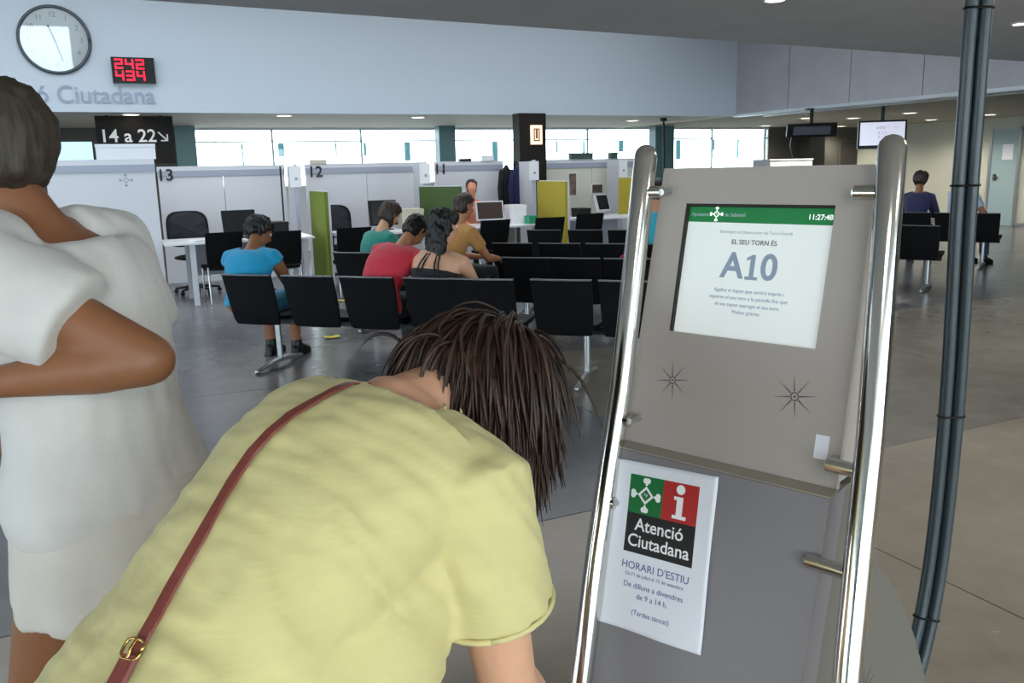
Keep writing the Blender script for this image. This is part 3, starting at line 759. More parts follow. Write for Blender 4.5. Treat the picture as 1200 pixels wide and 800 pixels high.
ME_TRIM = mb.mesh('top_trim'); ME_TRIM.materials.append(M_edge)
def beam_leg(x):
    mb = MB()
    mb.tube([(x, 0.02, 0.36), (x, 0.03, 0.06)], 0.024, 12)
    mb.tube([(x, -0.3, 0.018), (x, -0.05, 0.05), (x, 0.1, 0.05), (x, 0.33, 0.018)], [0.018, 0.024, 0.024, 0.018], 10, dome=True)
    return mb
SEATS = {}
def beam_seating(key, label, pxs, legs, rz=FAC, group=None, end=0.2):
    pts = [fl(x, y, 0.765) - rotz((0, -0.312, 0.765), rz) for x, y in pxs]
    for p in pts: p.z = 0
    t = thing('beam_seating', label, 'seating', pts[0], rz, group)
    ax = rotz((1, 0, 0), rz)
    xs = [(p - pts[0]).dot(ax) for p in pts]
    for x in xs:
        for me, nm in ((ME_SEAT, 'seat'), (ME_BACK, 'backrest'), (ME_TRIM, 'top_trim')):
            o = put(nm, me, None, t, 40); o.location = (x, 0, 0)
    MB().box((xs[0] - end, -0.03, 0.345), (xs[-1] + end, 0.05, 0.4)).build('beam', M_black, t, bevel=0.006)
    for x in legs: beam_leg(x if x < 90 else xs[-1] + (x - 100)).build('leg', M_steel, t, smooth=50)
    SEATS[key] = [pts[0] + ax * x for x in xs]
    return t
GS = 'rows of black beam seating'
beam_seating('r1', 'long black beam seating nearest the camera, with the woman in blue at its left end', [(288, 322), (363, 322.5), (433, 323.5), (507, 325.5), (568, 327)], [0.02, 100], group=GS)
beam_seating('r1b', 'black beam seating in the front row, empty, just right of the bent woman\'s head', [(657, 328), (738, 330)], [0.1, 100], group=GS)
beam_seating('r2', 'black beam seating of the second row, two empty backs left of the kiosk rail', [(616, 302), (673, 303), (735, 305)], [-0.1, 100], group=GS)
beam_seating('r3', 'black beam seating of the third row, behind the second row', [(600, 285), (652, 286.5), (707, 287.5), (762, 288.5)], [0.02, 100], group=GS)
beam_seating('r4', 'black beam seating of the last row, in front of the mustard panel', [(637, 269.5), (681, 271), (727, 272)], [0.02, 100], group=GS)
beam_seating('r2l', 'black beam seating of the second row, left part under the woman in teal', [(414, 296), (458, 297.5), (503, 299)], [0.02, 100], group=GS)
GP = 'black beam seating in the passage'
RZP = math.radians(-35)
beam_seating('pa', 'empty black beam seating with T shaped foot, nearest in the passage right of the kiosk', [(1030, 263.5), (1076, 265)], [100.06, 0.0], rz=RZP, group=GP)
beam_seating('pb', 'farther black beam seating in the passage under the two waiting people', [(1072, 249), (1112, 250.5), (1148, 251.5)], [100, 0.55], rz=RZP, group=GP)

# ------------------------------------------------------------------ visitor chairs and office chairs
def visitor_chair(p, rz, label, group='black visitor chairs at the desks'):
    t = thing('visitor_chair', label, 'chair', (p.x, p.y, 0), rz, group)
    put('seat', ME_SEAT, None, t, 40); put('backrest', ME_BACK, None, t, 40).location = (0, 0, 0.085)
    for sx in (-0.19, 0.19):
        MB().tube([(sx, 0.2, 0.41), (sx, 0.22, 0.012)], 0.012, 8, dome=True).build('leg', M_steel, t, smooth=True)
        MB().tube([(sx, -0.2, 0.43), (sx, -0.25, 0.012)], 0.012, 8, dome=True).build('leg', M_steel, t, smooth=True)
    return t
VC = []
for x, y, rz, lb_ in ((331, 270.5, 0.3, 'black visitor chair facing desk thirteen, right of the woman in blue'), (262, 272, 0.5, 'black visitor chair at desk thirteen, half behind the woman in blue'),
                      (415, 266.5, 0.4, 'black visitor chair at desk twelve, left of the woman in teal'),
                      (581, 257.5, 0.45, 'black visitor chair in front of the white monitor'), (645, 254.5, 0.35, 'black visitor chair in front of the mustard panel'), (692, 250, 0.35, 'black visitor chair at the far counter, right of the mustard panel')):
    p = fl(x, y, 0.85) - rotz((0, -0.312, 0), rz); visitor_chair(p, rz, lb_)
def office_chair(u, v, rz, label):
    t = thing('office_chair', label, 'chair', W(u, v), rz, 'mesh backed office chairs behind the desks')
    mb = MB(); rings = []                                    # rounded mesh back, faces local -y
    MB().sphere((0, 0, 0.47), 0.25, 0.24, 0.04).build('seat', M_blackf, t, smooth=True)
    bk = []
    for k in range(33):
        a = 2 * PI * k / 32; cx, cz = math.cos(a), math.sin(a)
        x = 0.255 * abs(cx) ** 0.5 * (1 if cx > 0 else -1); z = 0.82 + 0.22 * abs(cz) ** 0.55 * (1 if cz > 0 else -1)
        bk.append(V((x * (1 - 0.08 * (z - 0.82)), 0.27 - 0.05 * (x / 0.25) ** 2 + 0.06 * (z - 0.82), z)))
    MB().tube(bk, 0.014, 8).build('back_frame', M_black, t, smooth=True)
    ring = [p + V((0, 0, 0)) for p in bk[:-1]]
    MB().loft([[p + V((0, -0.004, 0)) for p in ring], [p + V((0, 0.004, 0)) for p in ring]]).build('back_mesh', mat('grey_mesh', '#2e3138', 0.9) if 'grey_mesh' not in D.materials else D.materials['grey_mesh'], t)
    MB().tube([(0, 0.1, 0.45), (0, 0.3, 0.46), (0, 0.29, 0.7)], 0.02, 8).build('back_bracket', M_black, t, smooth=True)
    MB().tube([(0, 0, 0.45), (0, 0, 0.09)], 0.025, 12).build('column', M_steel, t, smooth=50)
    for k in range(5):
        a = 2 * PI * k / 5; d = V((math.cos(a), math.sin(a), 0))
        lg = MB().tube([V((0, 0, 0.1)), d * 0.28 + V((0, 0, 0.065))], [0.02, 0.014], 8, dome=True).build('leg', M_black, t, smooth=True)
        MB().cyl(d * 0.28 + V((0, 0, 0.027)) + d.cross(Z) * 0.015, d * 0.28 + V((0, 0, 0.027)) - d.cross(Z) * 0.015, 0.027, 12).build('caster', M_black, lg, smooth=40)
    return t

# ------------------------------------------------------------------ counters
VD = 10.55
def u_of(px, v, py=260): return to_uv(at_v(px, py, v))[0]
def desk(pa, pb, label, v=VD, depth=0.8):
    a, b_ = u_of(pa, v), u_of(pb, v); w_ = (b_ - a) / 2
    t = thing('desk', label, 'desk', W((a + b_) / 2, v), HALL, 'white desks of the counters')
    MB().box((-w_, 0, 0.715), (w_, depth, 0.74)).build('desk_top', M_whitelam, t, bevel=0.004)
    for x in (-w_ + 0.3, w_ - 0.12):
        for y in (0.06, depth - 0.06):
            MB().box((x - 0.03, y - 0.03, 0), (x + 0.03, y + 0.03, 0.715)).build('leg', M_white, t, bevel=0.004)
    MB().box((-w_ + 0.31, depth - 0.1, 0.28), (w_ - 0.13, depth - 0.085, 0.7)).build('modesty_panel', mat('grey_modesty_panel', '#a5a6ac', 0.6) if 'grey_modesty_panel' not in D.materials else D.materials['grey_modesty_panel'], t)
    return t
desk(190, 368, 'white desk under number 13, left of the olive panel')
desk(394, 508, 'white desk under number 12, between olive and dark green panels')
desk(527, 638, 'white desk under number 11, with the white monitor on it')
desk(668, 760, 'white desk far right, behind the empty seating and left of the kiosk', 11.2)
office_chair(u_of(224, 11.75), 11.75, HALL + 0.15, 'mesh backed office chair behind desk thirteen')
office_chair(u_of(392, 11.9), 11.9, HALL - 0.1, 'mesh backed office chair half hidden by the olive panel')

def divider(px, v0_, length, z0, z1, m, label, side=0.0):
    u = u_of(px, v0_)
    t = thing('divider_panel', label, 'divider', W(u, v0_), HALL, 'coloured fabric dividers between the counters')
    M = Matrix.Rotation(side, 4, 'Z')
    MB().box((-0.02, 0, z0), (0.02, length, z1), M).build('fabric_panel', m, t, bevel=0.006)
    mb = MB(); mb.box((0.02, -0.012, max(0.0, z0 - 0.02)), (0.045, length + 0.01, z1 + 0.012), M)
    mb.build('white_backing', M_white, t)
    mb = MB(); mb.box((-0.02, length * 0.15, 0), (0.02, length * 0.15 + 0.05, z0), M)
    if 0.03 < z0 < 0.5: mb.build('foot', M_steel, t)
    return t
divider(384, VD - 0.05, 0.85, 0.02, 1.27, M_olive, 'narrow olive green fabric divider right of desk thirteen', 0.0)
divider(541, VD + 0.25, 0.7, 0.74, 1.28, M_dkgreen, 'dark green fabric divider left of the clerk', 0.55)
divider(664, VD - 0.1, 0.85, 0.02, 1.31, M_yellow, 'tall mustard yellow fabric divider by the black pillar', 0.0)
divider(747, 11.25, 0.4, 0.74, 1.32, M_yellow, 'mustard divider mostly hidden by the left kiosk rail', 0.2)

# white back partitions with grey rail and counter numbers
VB = 12.75
def partition(pa, pb, label, number, npx, cream=False, v=VB, z1=1.63, group='white partitions behind the counters'):
    a, b_ = u_of(pa, v), u_of(pb, v); w_ = b_ - a
    t = thing('partition', label, 'partition', W(a, v), HALL, group)
    n = max(1, round(w_ / 0.85)); st_ = w_ / n
    for k in range(n): MB().box((k * st_ + 0.004, 0, 0.03), ((k + 1) * st_ - 0.004, 0.05, z1 - 0.14)).build('panel', M_cream if cream else M_white, t, bevel=0.003)
    MB().box((0, 0.01, 0.0), (w_, 0.045, 0.03)).build('base_rail', M_steel, t)
    MB().box((0, -0.015, z1 - 0.14), (w_, 0.06, z1 - 0.06)).build('rail', mat('grey_rail', '#9aa0b0', 0.4) if 'grey_rail' not in D.materials else D.materials['grey_rail'], t)
    MB().box((0, 0, z1 - 0.06), (w_, 0.05, z1)).build('top_panel', M_white, t)
    if number:
        x = u_of(npx, v) - a
        text('number', number, 0.22, M_ink, t, Matrix.Translation((x, -0.02, z1 - 0.12)) @ Matrix.Rotation(PI / 2, 4, 'X'), 'CENTER', 0.015)
    return t
partition(190, 338, 'white partition behind desk thirteen carrying number 13', '13', 199)
partition(362, 499, 'white partition behind desk twelve carrying number 12', '12', 373)
partition(512, 591, 'white partition behind the clerk carrying number 11', '11', 518)
partition(640, 745, 'cream partition at the far right counters, under the box files', None, 0, True)
t = partition(60, 188, 'white end panel with small dark emblem left of desk thirteen', None, 0, False, 10.84, 1.70, None)
eu = u_of(153, 10.84) - to_uv(t.location)[0]
emblem(Matrix.Translation((eu, -0.002, at_v(153, 211, 10.84).z)) @ Matrix.Rotation(PI / 2, 4, 'X'), 0.07, 'emblem', t, M_scrgrey)
# fins that stick out between the counters, each with a small number plate
for px, mark, lb_ in ((350, '12', 'white fin partition between desks thirteen and twelve'), (500, '11', 'white fin partition left of the dark green panel'), (626, '10', 'slim white fin partition in front of the black pillar'), (729, '9', 'slim white fin partition beside the left kiosk rail')):
    v = 12.15 if px > 700 else 11.7; u = u_of(px, v)
    t = thing('fin_partition', lb_, 'partition', W(u, v), HALL, 'fin partitions between the counters')
    MB().box((-0.02, 0, 0.02), (0.02, 0.45, 1.6)).build('panel', M_white, t, bevel=0.004)
    MB().box((-0.026, -0.03, 0), (0.026, 0.0, 1.62)).build('post', mat('lilac_grey_post', '#b6bacb', 0.4) if 'lilac_grey_post' not in D.materials else D.materials['lilac_grey_post'], t)
    pl_ = MB().box((-0.085, -0.045, 1.32), (0.07, -0.03, 1.6)).build('plate', M_whitelam, t, bevel=0.004)
    mb = MB(); mb.tube([(0, -0.0455, 1.43), (0, -0.0465, 1.43)], 0.022, 12); mb.build('plate_mark', M_scrgrey, pl_)
MBp = thing('black_pole', 'thin black pole against the white partition left of number 12', 'pole', W(u_of(333, 12.6), 12.6))
MB().cyl((0, 0, 0.02), (0, 0, 1.6), 0.012, 10).build('shaft', M_black, MBp); MB().cyl((0, 0, 0), (0, 0, 0.02), 0.1, 20).build('base', M_black, MBp)
fp_ = thing('ceiling_cable', 'dark cable drop hanging from the cream ceiling left of the kiosk top', 'cable', W(u_of(776, 13.6), 13.6, 0))
MB().tube([(0, 0, SOF_Z), (0.01, 0, 2.0), (0.03, 0, 1.0)], 0.02, 8).build('cable', M_black, fp_); MB().cyl((0, 0, SOF_Z - 0.06), (0, 0, SOF_Z), 0.06, 14).build('ceiling_cup', M_black, fp_)
for px0, px1, lb_ in ((206, 230, 'dark teal column at the left end of the windows'), (515, 534, 'teal column before the windows above number 11'), (768, 790, 'teal column before the windows beside the kiosk top')):
    column(px0, px1, 16.3, 'column', lb_, mat('teal_column', '#4d7376', 0.4) if 'teal_column' not in D.materials else D.materials['teal_column'], SOF_Z, 0.25)

# ------------------------------------------------------------------ things on and round the desks
def place(name, label, cat, px, py, v, z, rz=HALL, group=None):
    u = u_of(px, v, py); return thing(name, label, cat, W(u, v, z), rz, group)
def monitor(px, v, rz, w_, h_, frame, face, label, tilt=-0.15, lift=0.1, z=0.74, lit=None):
    t = place('monitor', label, 'monitor', px, 255, v, z, rz, 'monitors on the counters')
    M = Matrix.Translation((0, 0, lift)) @ Matrix.Rotation(tilt, 4, 'X')
    MB().box((-w_ / 2, -0.015, 0), (w_ / 2, 0.03, h_), M).build('housing', frame, t, bevel=0.006)
    MB().box((-w_ / 2 + 0.018, -0.018, 0.02), (w_ / 2 - 0.018, -0.0145, h_ - 0.018), M).build('screen', face, t)
    MB().box((-0.03, 0.02, 0.01), (0.03, 0.05, lift + h_ * 0.4)).build('stand', frame, t)
    MB().box((-0.11, -0.06, 0), (0.11, 0.12, 0.012)).build('base', frame, t, bevel=0.004)
    return t
M_scroff = mat('dark_screen', '#15171c', 0.25); M_scrbrown = mat('dark_brown_screen', '#40302a', 0.25)
monitor(281, 10.95, HALL + 0.15, 0.4, 0.31, M_black, M_scroff, 'black monitor seen from its back on desk thirteen', -0.2, 0.03)
monitor(450, 11.05, HALL + 0.1, 0.38, 0.33, M_black, M_scroff, 'black monitor on desk twelve, above the woman in teal', -0.15, 0.06)
monitor(575, 10.95, HALL - 0.1, 0.4, 0.27, M_white, M_scrbrown, 'white framed monitor with brown screen in front of the clerk', -0.25, 0.06)
monitor(708, 11.75, HALL + 0.35, 0.3, 0.27, M_white, M_scroff, 'white framed dark monitor at the far counter, right of the mustard panel', -0.3, 0.07)
def boxy(name, label, cat, px, v, z, w_, d, h_, m, rz=HALL, lid=None, group=None):
    t = place(name, label, cat, px, 255, v, z, rz, group)
    MB().box((-w_ / 2, -d / 2, 0), (w_ / 2, d / 2, h_ * 0.8)).build('body', m, t, bevel=0.008)
    MB().box((-w_ / 2 - 0.004, -d / 2 - 0.004, h_ * 0.8), (w_ / 2 + 0.004, d / 2 + 0.004, h_)).build('lid', lid or m, t, bevel=0.006)
    return t
boxy('printer', 'low black printer on desk thirteen behind the green folder', 'printer', 318, 11.1, 0.74, 0.36, 0.3, 0.17, M_black)
boxy('printer', 'rounded white printer right of the white monitor', 'printer', 604, 11.0, 0.74, 0.2, 0.3, 0.26, M_whitelam)
boxy('printer', 'black printer at the far counter beside the mustard panel', 'printer', 681, 11.6, 0.74, 0.2, 0.25, 0.14, M_black)
boxy('storage_box', 'beige box on desk twelve beside a green folder', 'box', 480, 11.15, 0.74, 0.3, 0.3, 0.26, M_beige)
boxy('tray', 'green plastic tray on the desk right of the white printer', 'tray', 621, 10.8, 0.74, 0.12, 0.2, 0.11, M_folder)
def folder(px, v, rz, sx, sy, sz, label):
    t = place('folder', label, 'folder', px, 255, v, 0.74, rz, 'green folders on the desks')
    MB().box((-sx / 2, -sy / 2, 0), (sx / 2, sy / 2, 0.004)).build('cover', M_folder, t); MB().box((-sx / 2 + 0.004, -sy / 2 + 0.004, 0.004), (sx / 2 - 0.01, sy / 2 - 0.004, sz - 0.004)).build('papers', M_paper, t)
    MB().box((-sx / 2, -sy / 2, sz - 0.004), (sx / 2, sy / 2, sz)).build('cover', M_folder, t)
folder(330, 10.8, HALL + 0.2, 0.34, 0.24, 0.035, 'green folder lying on desk thirteen')
folder(496, 10.85, HALL + 1.1, 0.3, 0.16, 0.13, 'thick green folder on desk twelve by the fin partition')
def papers(px, v, label, z=0.74, sx=0.3, sy=0.21):
    t = place('paper_stack', label, 'papers', px, 255, v, z, HALL + 0.2, 'paper stacks on the desks')
    for k in range(3): MB().box((-sx / 2, -sy / 2, k * 0.006), (sx / 2, sy / 2, k * 0.006 + 0.005), Matrix.Rotation(0.08 * k, 4, 'Z')).build('paper', M_paper, t)
papers(236, 10.8, 'white papers on the left half of desk thirteen'); papers(402, 10.75, 'white papers on desk twelve beside the olive panel')
papers(677, 11.35, 'white papers at the far counter next to the mustard panel'); papers(738, 11.4, 'white papers at the far counter next to the kiosk rail')
# things on top of the partitions
ztop = 1.63
GT = 'small things on top of the partitions'
boxy('box_file', 'long dark green box file on top of the cream partition', 'box', 681, 12.775, ztop, 0.42, 0.1, 0.1, mat('dark_green_box', '#3a4f48', 0.6), group=GT)
boxy('box_file', 'short dark green box file on top of the cream partition, right', 'box', 718, 12.775, ztop, 0.14, 0.1, 0.1, D.materials['dark_green_box'], group=GT)
boxy('box_file', 'light grey box on top of the partition above the clerk', 'box', 572, 12.775, ztop, 0.2, 0.1, 0.08, M_whitelam, group=GT)
boxy('box_file', 'low black box on top of the partition above number 11', 'box', 547, 12.775, ztop, 0.2, 0.08, 0.04, M_black, group=GT)
boxy('box_file', 'small cream box on top of the partition above number 12', 'box', 377, 12.775, ztop, 0.24, 0.08, 0.06, M_beige, group=GT)
boxy('notice_box', 'pale paper sign box under the hanging counter sign', 'sign', 156, 10.865, 1.70, 0.62, 0.04, 0.17, M_paper)
monitor(96, 11.0, HALL, 0.42, 0.24, M_black, mat('pale_blue_screen', '#a9cfe8', 0.3, emit=0.7), 'pale blue lit monitor left of the hanging counter sign', 0.0, 0.05, 1.6).location.z = 1.63
# a shelf board to carry that monitor
sb = place('wall_shelf', 'white shelf unit behind the white end panel', 'shelf', 96, 255, 10.95, 0)
MB().box((-0.5, 0, 1.6), (0.35, 0.3, 1.63)).build('board', M_white, sb)
for x in (-0.45, 0.3): MB().box((x, 0.02, 0), (x + 0.04, 0.28, 1.6)).build('side', M_white, sb)
# posters on the cream partition
for px, py, sx, sz, m, lb_ in ((671, 216, 0.16, 0.38, mat('dark_photo_poster', '#6c5a50', 0.6, var=0.5, scale=9), 'tall dark patterned poster on the cream partition'), (700, 221, 0.22, 0.16, mat('small_dark_picture', '#4a3b33', 0.6, var=0.6, scale=14), 'small dark picture on the cream partition above the monitor')):
    p = at_v(px, py, VB - 0.006); t = thing('poster', lb_, 'poster', p, HALL)
    MB().box((-sx / 2, -0.002, -sz / 2), (sx / 2, 0.004, sz / 2)).build('sheet', M_paper, t)
    MB().box((-sx / 2 + 0.01, -0.004, -sz / 2 + 0.01), (sx / 2 - 0.01, -0.002, sz / 2 - 0.01)).build('print', m, t)
# coat stand with a navy coat
cs_ = thing('coat_stand', 'dark coat stand between the clerk and the black pillar', 'coat stand', W(u_of(604, 12.4), 12.4), HALL)
MB().cyl((0, 0, 0.03), (0, 0, 1.62), 0.018, 10).build('pole', M_black, cs_, smooth=50); MB().cyl((0, 0, 0), (0, 0, 0.03), 0.18, 24).build('base', M_black, cs_)
for k in range(4): a = k * PI / 2; MB().tube([(0, 0, 1.56), (math.cos(a) * 0.08, math.sin(a) * 0.08, 1.56), (math.cos(a) * 0.1, math.sin(a) * 0.1, 1.6)], 0.008, 6).build('hook', M_black, cs_)
def coat(px, v, m, label, w_=0.14):
    t = place('coat', label, 'coat', px, 230, v, 0.0, HALL, 'coats on the coat stand')
    mb = MB()
    mb.ell([(V((0, 0, z)), V((w_ * f, 0, 0)), V((0, 0.05 + 0.02 * f, 0))) for z, f in ((0.72, 1.05), (0.95, 1.0), (1.2, 0.95), (1.38, 0.95), (1.47, 0.75), (1.53, 0.3), (1.56, 0.12))], 18)
    me = remesh(mb, 'coat', 0.015, 3, lambda c, n: 0.018 * math.sin(c.x * 55 + c.z * 3) * max(0, 1.45 - c.z)); put('body', me, m, t, True)
    for s_ in (-1, 1): MB().tube([(s_ * w_ * 0.8, -0.01, 1.44), (s_ * w_ * 1.15, -0.02, 1.2), (s_ * w_ * 1.1, -0.03, 0.9)], [0.05, 0.048, 0.042], 12, dome=True).build('sleeve', m, t, smooth=True)
coat(609, 12.22, M_navy, 'navy blue coat hanging on the stand'); coat(594, 12.42, mat('black_coat_cloth', '#16161a', 0.9), 'black coat hanging left of the navy coat', 0.1)
# yellow leaflets on the floor, red bag
for x, y, lb_ in ((402, 353, 'yellow leaflet on the floor beyond the front row'), (389, 396, 'yellow leaflet on the floor under the front row')):
    p = fl(x, y); t = thing('leaflet', lb_, 'leaflet', p, 0.4, 'yellow leaflets on the floor')
    for k, a in enumerate((0.12, -0.12)): MB().box((-0.07 + 0.07 * k, -0.05, 0.0), (0.07 * k, 0.05, 0.002), Matrix.Translation((0, 0, 0.009)) @ Matrix.Rotation(a, 4, 'Y')).build('fold', mat('yellow_paper', '#e0cf4a', 0.7) if 'yellow_paper' not in D.materials else D.materials['yellow_paper'], t)
bp = SEATS['r2'][2]
bg = thing('bag', 'dark red and purple cloth bag on a second row seat beside the kiosk rail', 'bag', (bp.x - 0.02, bp.y + 0.02, 0.43), FAC)
mb = MB(); mb.ell([(V((0, 0, z)), V((w_, 0, 0)), V((0, d, 0))) for z, w_, d in ((0.0, 0.15, 0.1), (0.08, 0.18, 0.13), (0.2, 0.16, 0.1), (0.3, 0.13, 0.05), (0.34, 0.1, 0.02))], 16)
put('body', remesh(mb, 'bag', 0.012, 3, lambda c, n: 0.012 * noise.noise(c * 12)), mat('dark_red_cloth', '#8a2338', 0.85, var=0.4, scale=10), bg, True)
MB().tube([(-0.08, 0, 0.32), (-0.06, 0, 0.43), (0.06, 0, 0.43), (0.08, 0, 0.32)], 0.01, 8).build('handle', mat('purple_webbing', '#4a3a78', 0.8), bg, smooth=True)
# printer box seen over the top of the kiosk
cb = place('cabinet', 'grey white cabinet far behind the kiosk top', 'cabinet', 927, 190, 14.0, 0, HALL)
ca = (u_of(952, 14.0, 190) - u_of(902, 14.0, 190)) / 2; zt = at_v(927, 186, 14.0).z
MB().box((-ca, 0, 0.05), (ca, 0.5, zt - 0.03)).build('body', M_panel, cb, bevel=0.006); MB().box((-ca - 0.02, -0.02, zt - 0.03), (ca + 0.02, 0.52, zt)).build('top', M_white, cb, bevel=0.006)
for s_ in (-1, 1): MB().box((s_ * ca / 2 - ca / 2 + 0.01, -0.018, 0.08), (s_ * ca / 2 + ca / 2 - 0.01, 0.0, zt - 0.06)).build('door', M_whitelam, cb, bevel=0.004)
MB().box((-ca, 0.02, 0), (ca, 0.48, 0.05)).build('plinth', M_black, cb)

# ------------------------------------------------------------------ ceiling hung monitors
def hung(pxl, pxr, pyt, pyb, Y, rz, label, back, zc=SOF_Z):
    c = at_y((pxl + pxr) / 2, (pyt + pyb) / 2, Y)
    w_ = (at_y(pxr, pyt, Y) - at_y(pxl, pyt, Y)).length / 2; h_ = (at_y(pxl, pyt, Y).z - at_y(pxl, pyb, Y).z) / 2
    t = thing('ceiling_monitor', label, 'monitor', c, rz, 'monitors hung from the passage ceiling')
    M = Matrix.Rotation(-0.05 if not back else 0.35, 4, 'X')
    MB().box((-w_, -0.03, -h_), (w_, 0.05, h_), M).build('housing', M_black, t, bevel=0.012)
    if not back:
        s_ = MB().box((-w_ + 0.03, -0.034, -h_ + 0.05), (w_ - 0.03, -0.0295, h_ - 0.03), M).build('screen', mat('lit_white_screen', '#dfe0f0', 0.3, emit=0.45), t)
        for (x, z, a, m) in ((0.0, 0.1, 'A 0 8 7', M_scrgrey), (0.2, 0.1, '11', M_scrgrey), (0.0, 0.02, 'A 0 9', M_scrpale), (0.0, -0.04, 'A 1 0', M_scrpale)):
            text('queue_text', a, 0.06, m, s_, M @ Matrix.Translation((x, -0.0345, z)) @ Matrix.Rotation(PI / 2, 4, 'X'))
    else:
        MB().box((-w_ * 0.75, -0.045, -h_ * 0.6), (w_ * 0.75, -0.03, h_ * 0.7), M).build('rear_cover', M_edge, t, bevel=0.01)
        MB().tube([(-w_ * 0.8, 0.0, -h_), (-w_ * 0.85, -0.02, -h_ - 0.15), (-w_ * 0.7, 0, -h_ - 0.35)], 0.01, 6).build('cable', M_edge, t)
    MB().cyl((0, 0.05, h_ * 0.6), (0, 0.05, zc - c.z), 0.03, 12).build('mount_pole', M_black, t, smooth=50)
    MB().box((-0.1, -0.03, zc - c.z - 0.02), (0.1, 0.13, zc - c.z)).build('mount_plate', M_black, t)
hung(1007, 1060, 141, 174, 14.0, math.radians(-15), 'lit white ceiling hung monitor right above the kiosk rail', False)
hung(923, 979, 145, 160, 14.5, math.radians(-8), 'dark ceiling hung monitor seen from behind over the kiosk top', True)

# ------------------------------------------------------------------ people
def perp(d, r):                                            # orthonormal lateral + depth axis for a section
    d = d.normalized(); r = (r - d * r.dot(d)).normalized(); return r, r.cross(d)
PROFILE = ((-0.16, 0.13, 0.085), (-0.06, 0.165, 0.11), (0.05, 0.168, 0.115), (0.2, 0.145, 0.1), (0.35, 0.132, 0.093), (0.52, 0.143, 0.1),
           (0.68, 0.158, 0.108), (0.82, 0.168, 0.098), (0.875, 0.161, 0.089), (0.92, 0.15, 0.078), (0.985, 0.085, 0.058), (1.04, 0.055, 0.05))
def spine_point(P, N, bow, f):
    d = N - P; return P + d * f + bow * (4 * f * (1 - f) if 0 < f < 1 else 0)
def torso(mb, P, N, r, bow, wide=1.0, deep=1.0, grow=0.0, f0=-1, f1=2, n=26):
    rings = []
    for f, hw_, hd in PROFILE:
        if f < f0 or f > f1: continue
        c = spine_point(P, N, bow, f)
        d = spine_point(P, N, bow, f + 0.04) - spine_point(P, N, bow, f - 0.04)
        x, y = perp(d, r); rings.append((c, x * (hw_ * wide + grow), y * (hd * deep + grow)))
    mb.ell(rings, n)
def head(mb, c, up, face, s=1.0):
    up = up.normalized(); face = (face - up * face.dot(up)).normalized(); lat = face.cross(up)
    prof = ((-0.118, 0.05, 0.018, 0.016), (-0.105, 0.045, 0.034, 0.032), (-0.075, 0.026, 0.052, 0.06), (-0.035, 0.012, 0.063, 0.08), (0.005, 0.003, 0.07, 0.09), (0.045, -0.004, 0.074, 0.095),
            (0.08, -0.008, 0.065, 0.084), (0.104, -0.01, 0.043, 0.056), (0.118, -0.011, 0.016, 0.02))
    mb.ell([(c + (up * a + face * f) * s, lat * w_ * s, face * d * s) for a, f, w_, d in prof], 24)
    mb.tube([c + (face * 0.086 + up * 0.015) * s, c + (face * 0.106 - up * 0.02) * s, c + (face * 0.098 - up * 0.035) * s], [0.009 * s, 0.014 * s, 0.012 * s], 10, dome=True)
    for k in (-1, 1):
        mb.tube([c + (lat * 0.072 * k - face * 0.002 + up * 0.022) * s, c + (lat * 0.08 * k - face * 0.012 + up * 0.005) * s, c + (lat * 0.072 * k - face * 0.002 - up * 0.025) * s], 0.011 * s, 8, dome=True)
    mb.tube([c + (face * 0.083 + lat * 0.022 - up * 0.062) * s, c + (face * 0.092 - up * 0.062) * s, c + (face * 0.083 - lat * 0.022 - up * 0.062) * s], 0.008 * s, 8, dome=True)
    return lat, up, face
def hand(mb, w_, d, n, side, curl=0.5, s=1.0):
    d = d.normalized(); n = (n - d * n.dot(d)).normalized(); l = d.cross(n) * side
    mb.ell([(w_ + d * a * s, l * b_ * s, n * c * s) for a, b_, c in ((-0.01, 0.024, 0.019), (0.02, 0.031, 0.017), (0.055, 0.039, 0.015), (0.085, 0.039, 0.012), (0.094, 0.034, 0.008))], 16)
    for o_, L in ((0.03, 0.068), (0.01, 0.078), (-0.011, 0.073), (-0.03, 0.056)):
        p = w_ + (d * 0.084 + l * o_) * s; pts = [p]; dd = d.copy(); a = 0.15 + curl * 0.4
        for seg in (0.45, 0.32, 0.26):
            dd = (d * math.cos(a) + n * math.sin(a)); p = p + dd * L * seg * s; pts.append(p); a += curl * 0.9
        mb.tube(pts, [0.0088 * s, 0.0085 * s, 0.008 * s, 0.0068 * s], 8, dome=True)
    p = w_ + (d * 0.025 + l * 0.026) * s
    mb.tube([p, p + (d * 0.03 + l * 0.026 + n * 0.008) * s, p + (d * 0.062 + l * 0.036 + n * 0.018) * s], [0.013 * s, 0.0105 * s, 0.008 * s], 8, dome=True)
def foot(mb, a, toe, grow=0.0):
    toe = V((toe.x, toe.y, 0)).normalized(); l = toe.cross(Z); z0 = a.z
    rings = []
    for t, w_, h_ in ((-0.065, 0.022, 0.03), (-0.04, 0.034, 0.045), (0.02, 0.036, 0.05), (0.09, 0.045, 0.036), (0.15, 0.043, 0.024), (0.185, 0.022, 0.014)):
        rings.append((V((a.x, a.y, 0)) + toe * t + Z * (0.012 + h_), l * (w_ + grow), Z * (h_ + grow)))
    mb.ell(rings, 14)
    mb.tube([a + Z * 0.06, V((a.x, a.y, 0.06))], [0.04 + grow, 0.042 + grow], 12)
def joints(**k): return k
ANATOMY = dict(upper=(0.048, 0.04), fore=(0.037, 0.026), thigh=(0.082, 0.056), calf=(0.055, 0.036))
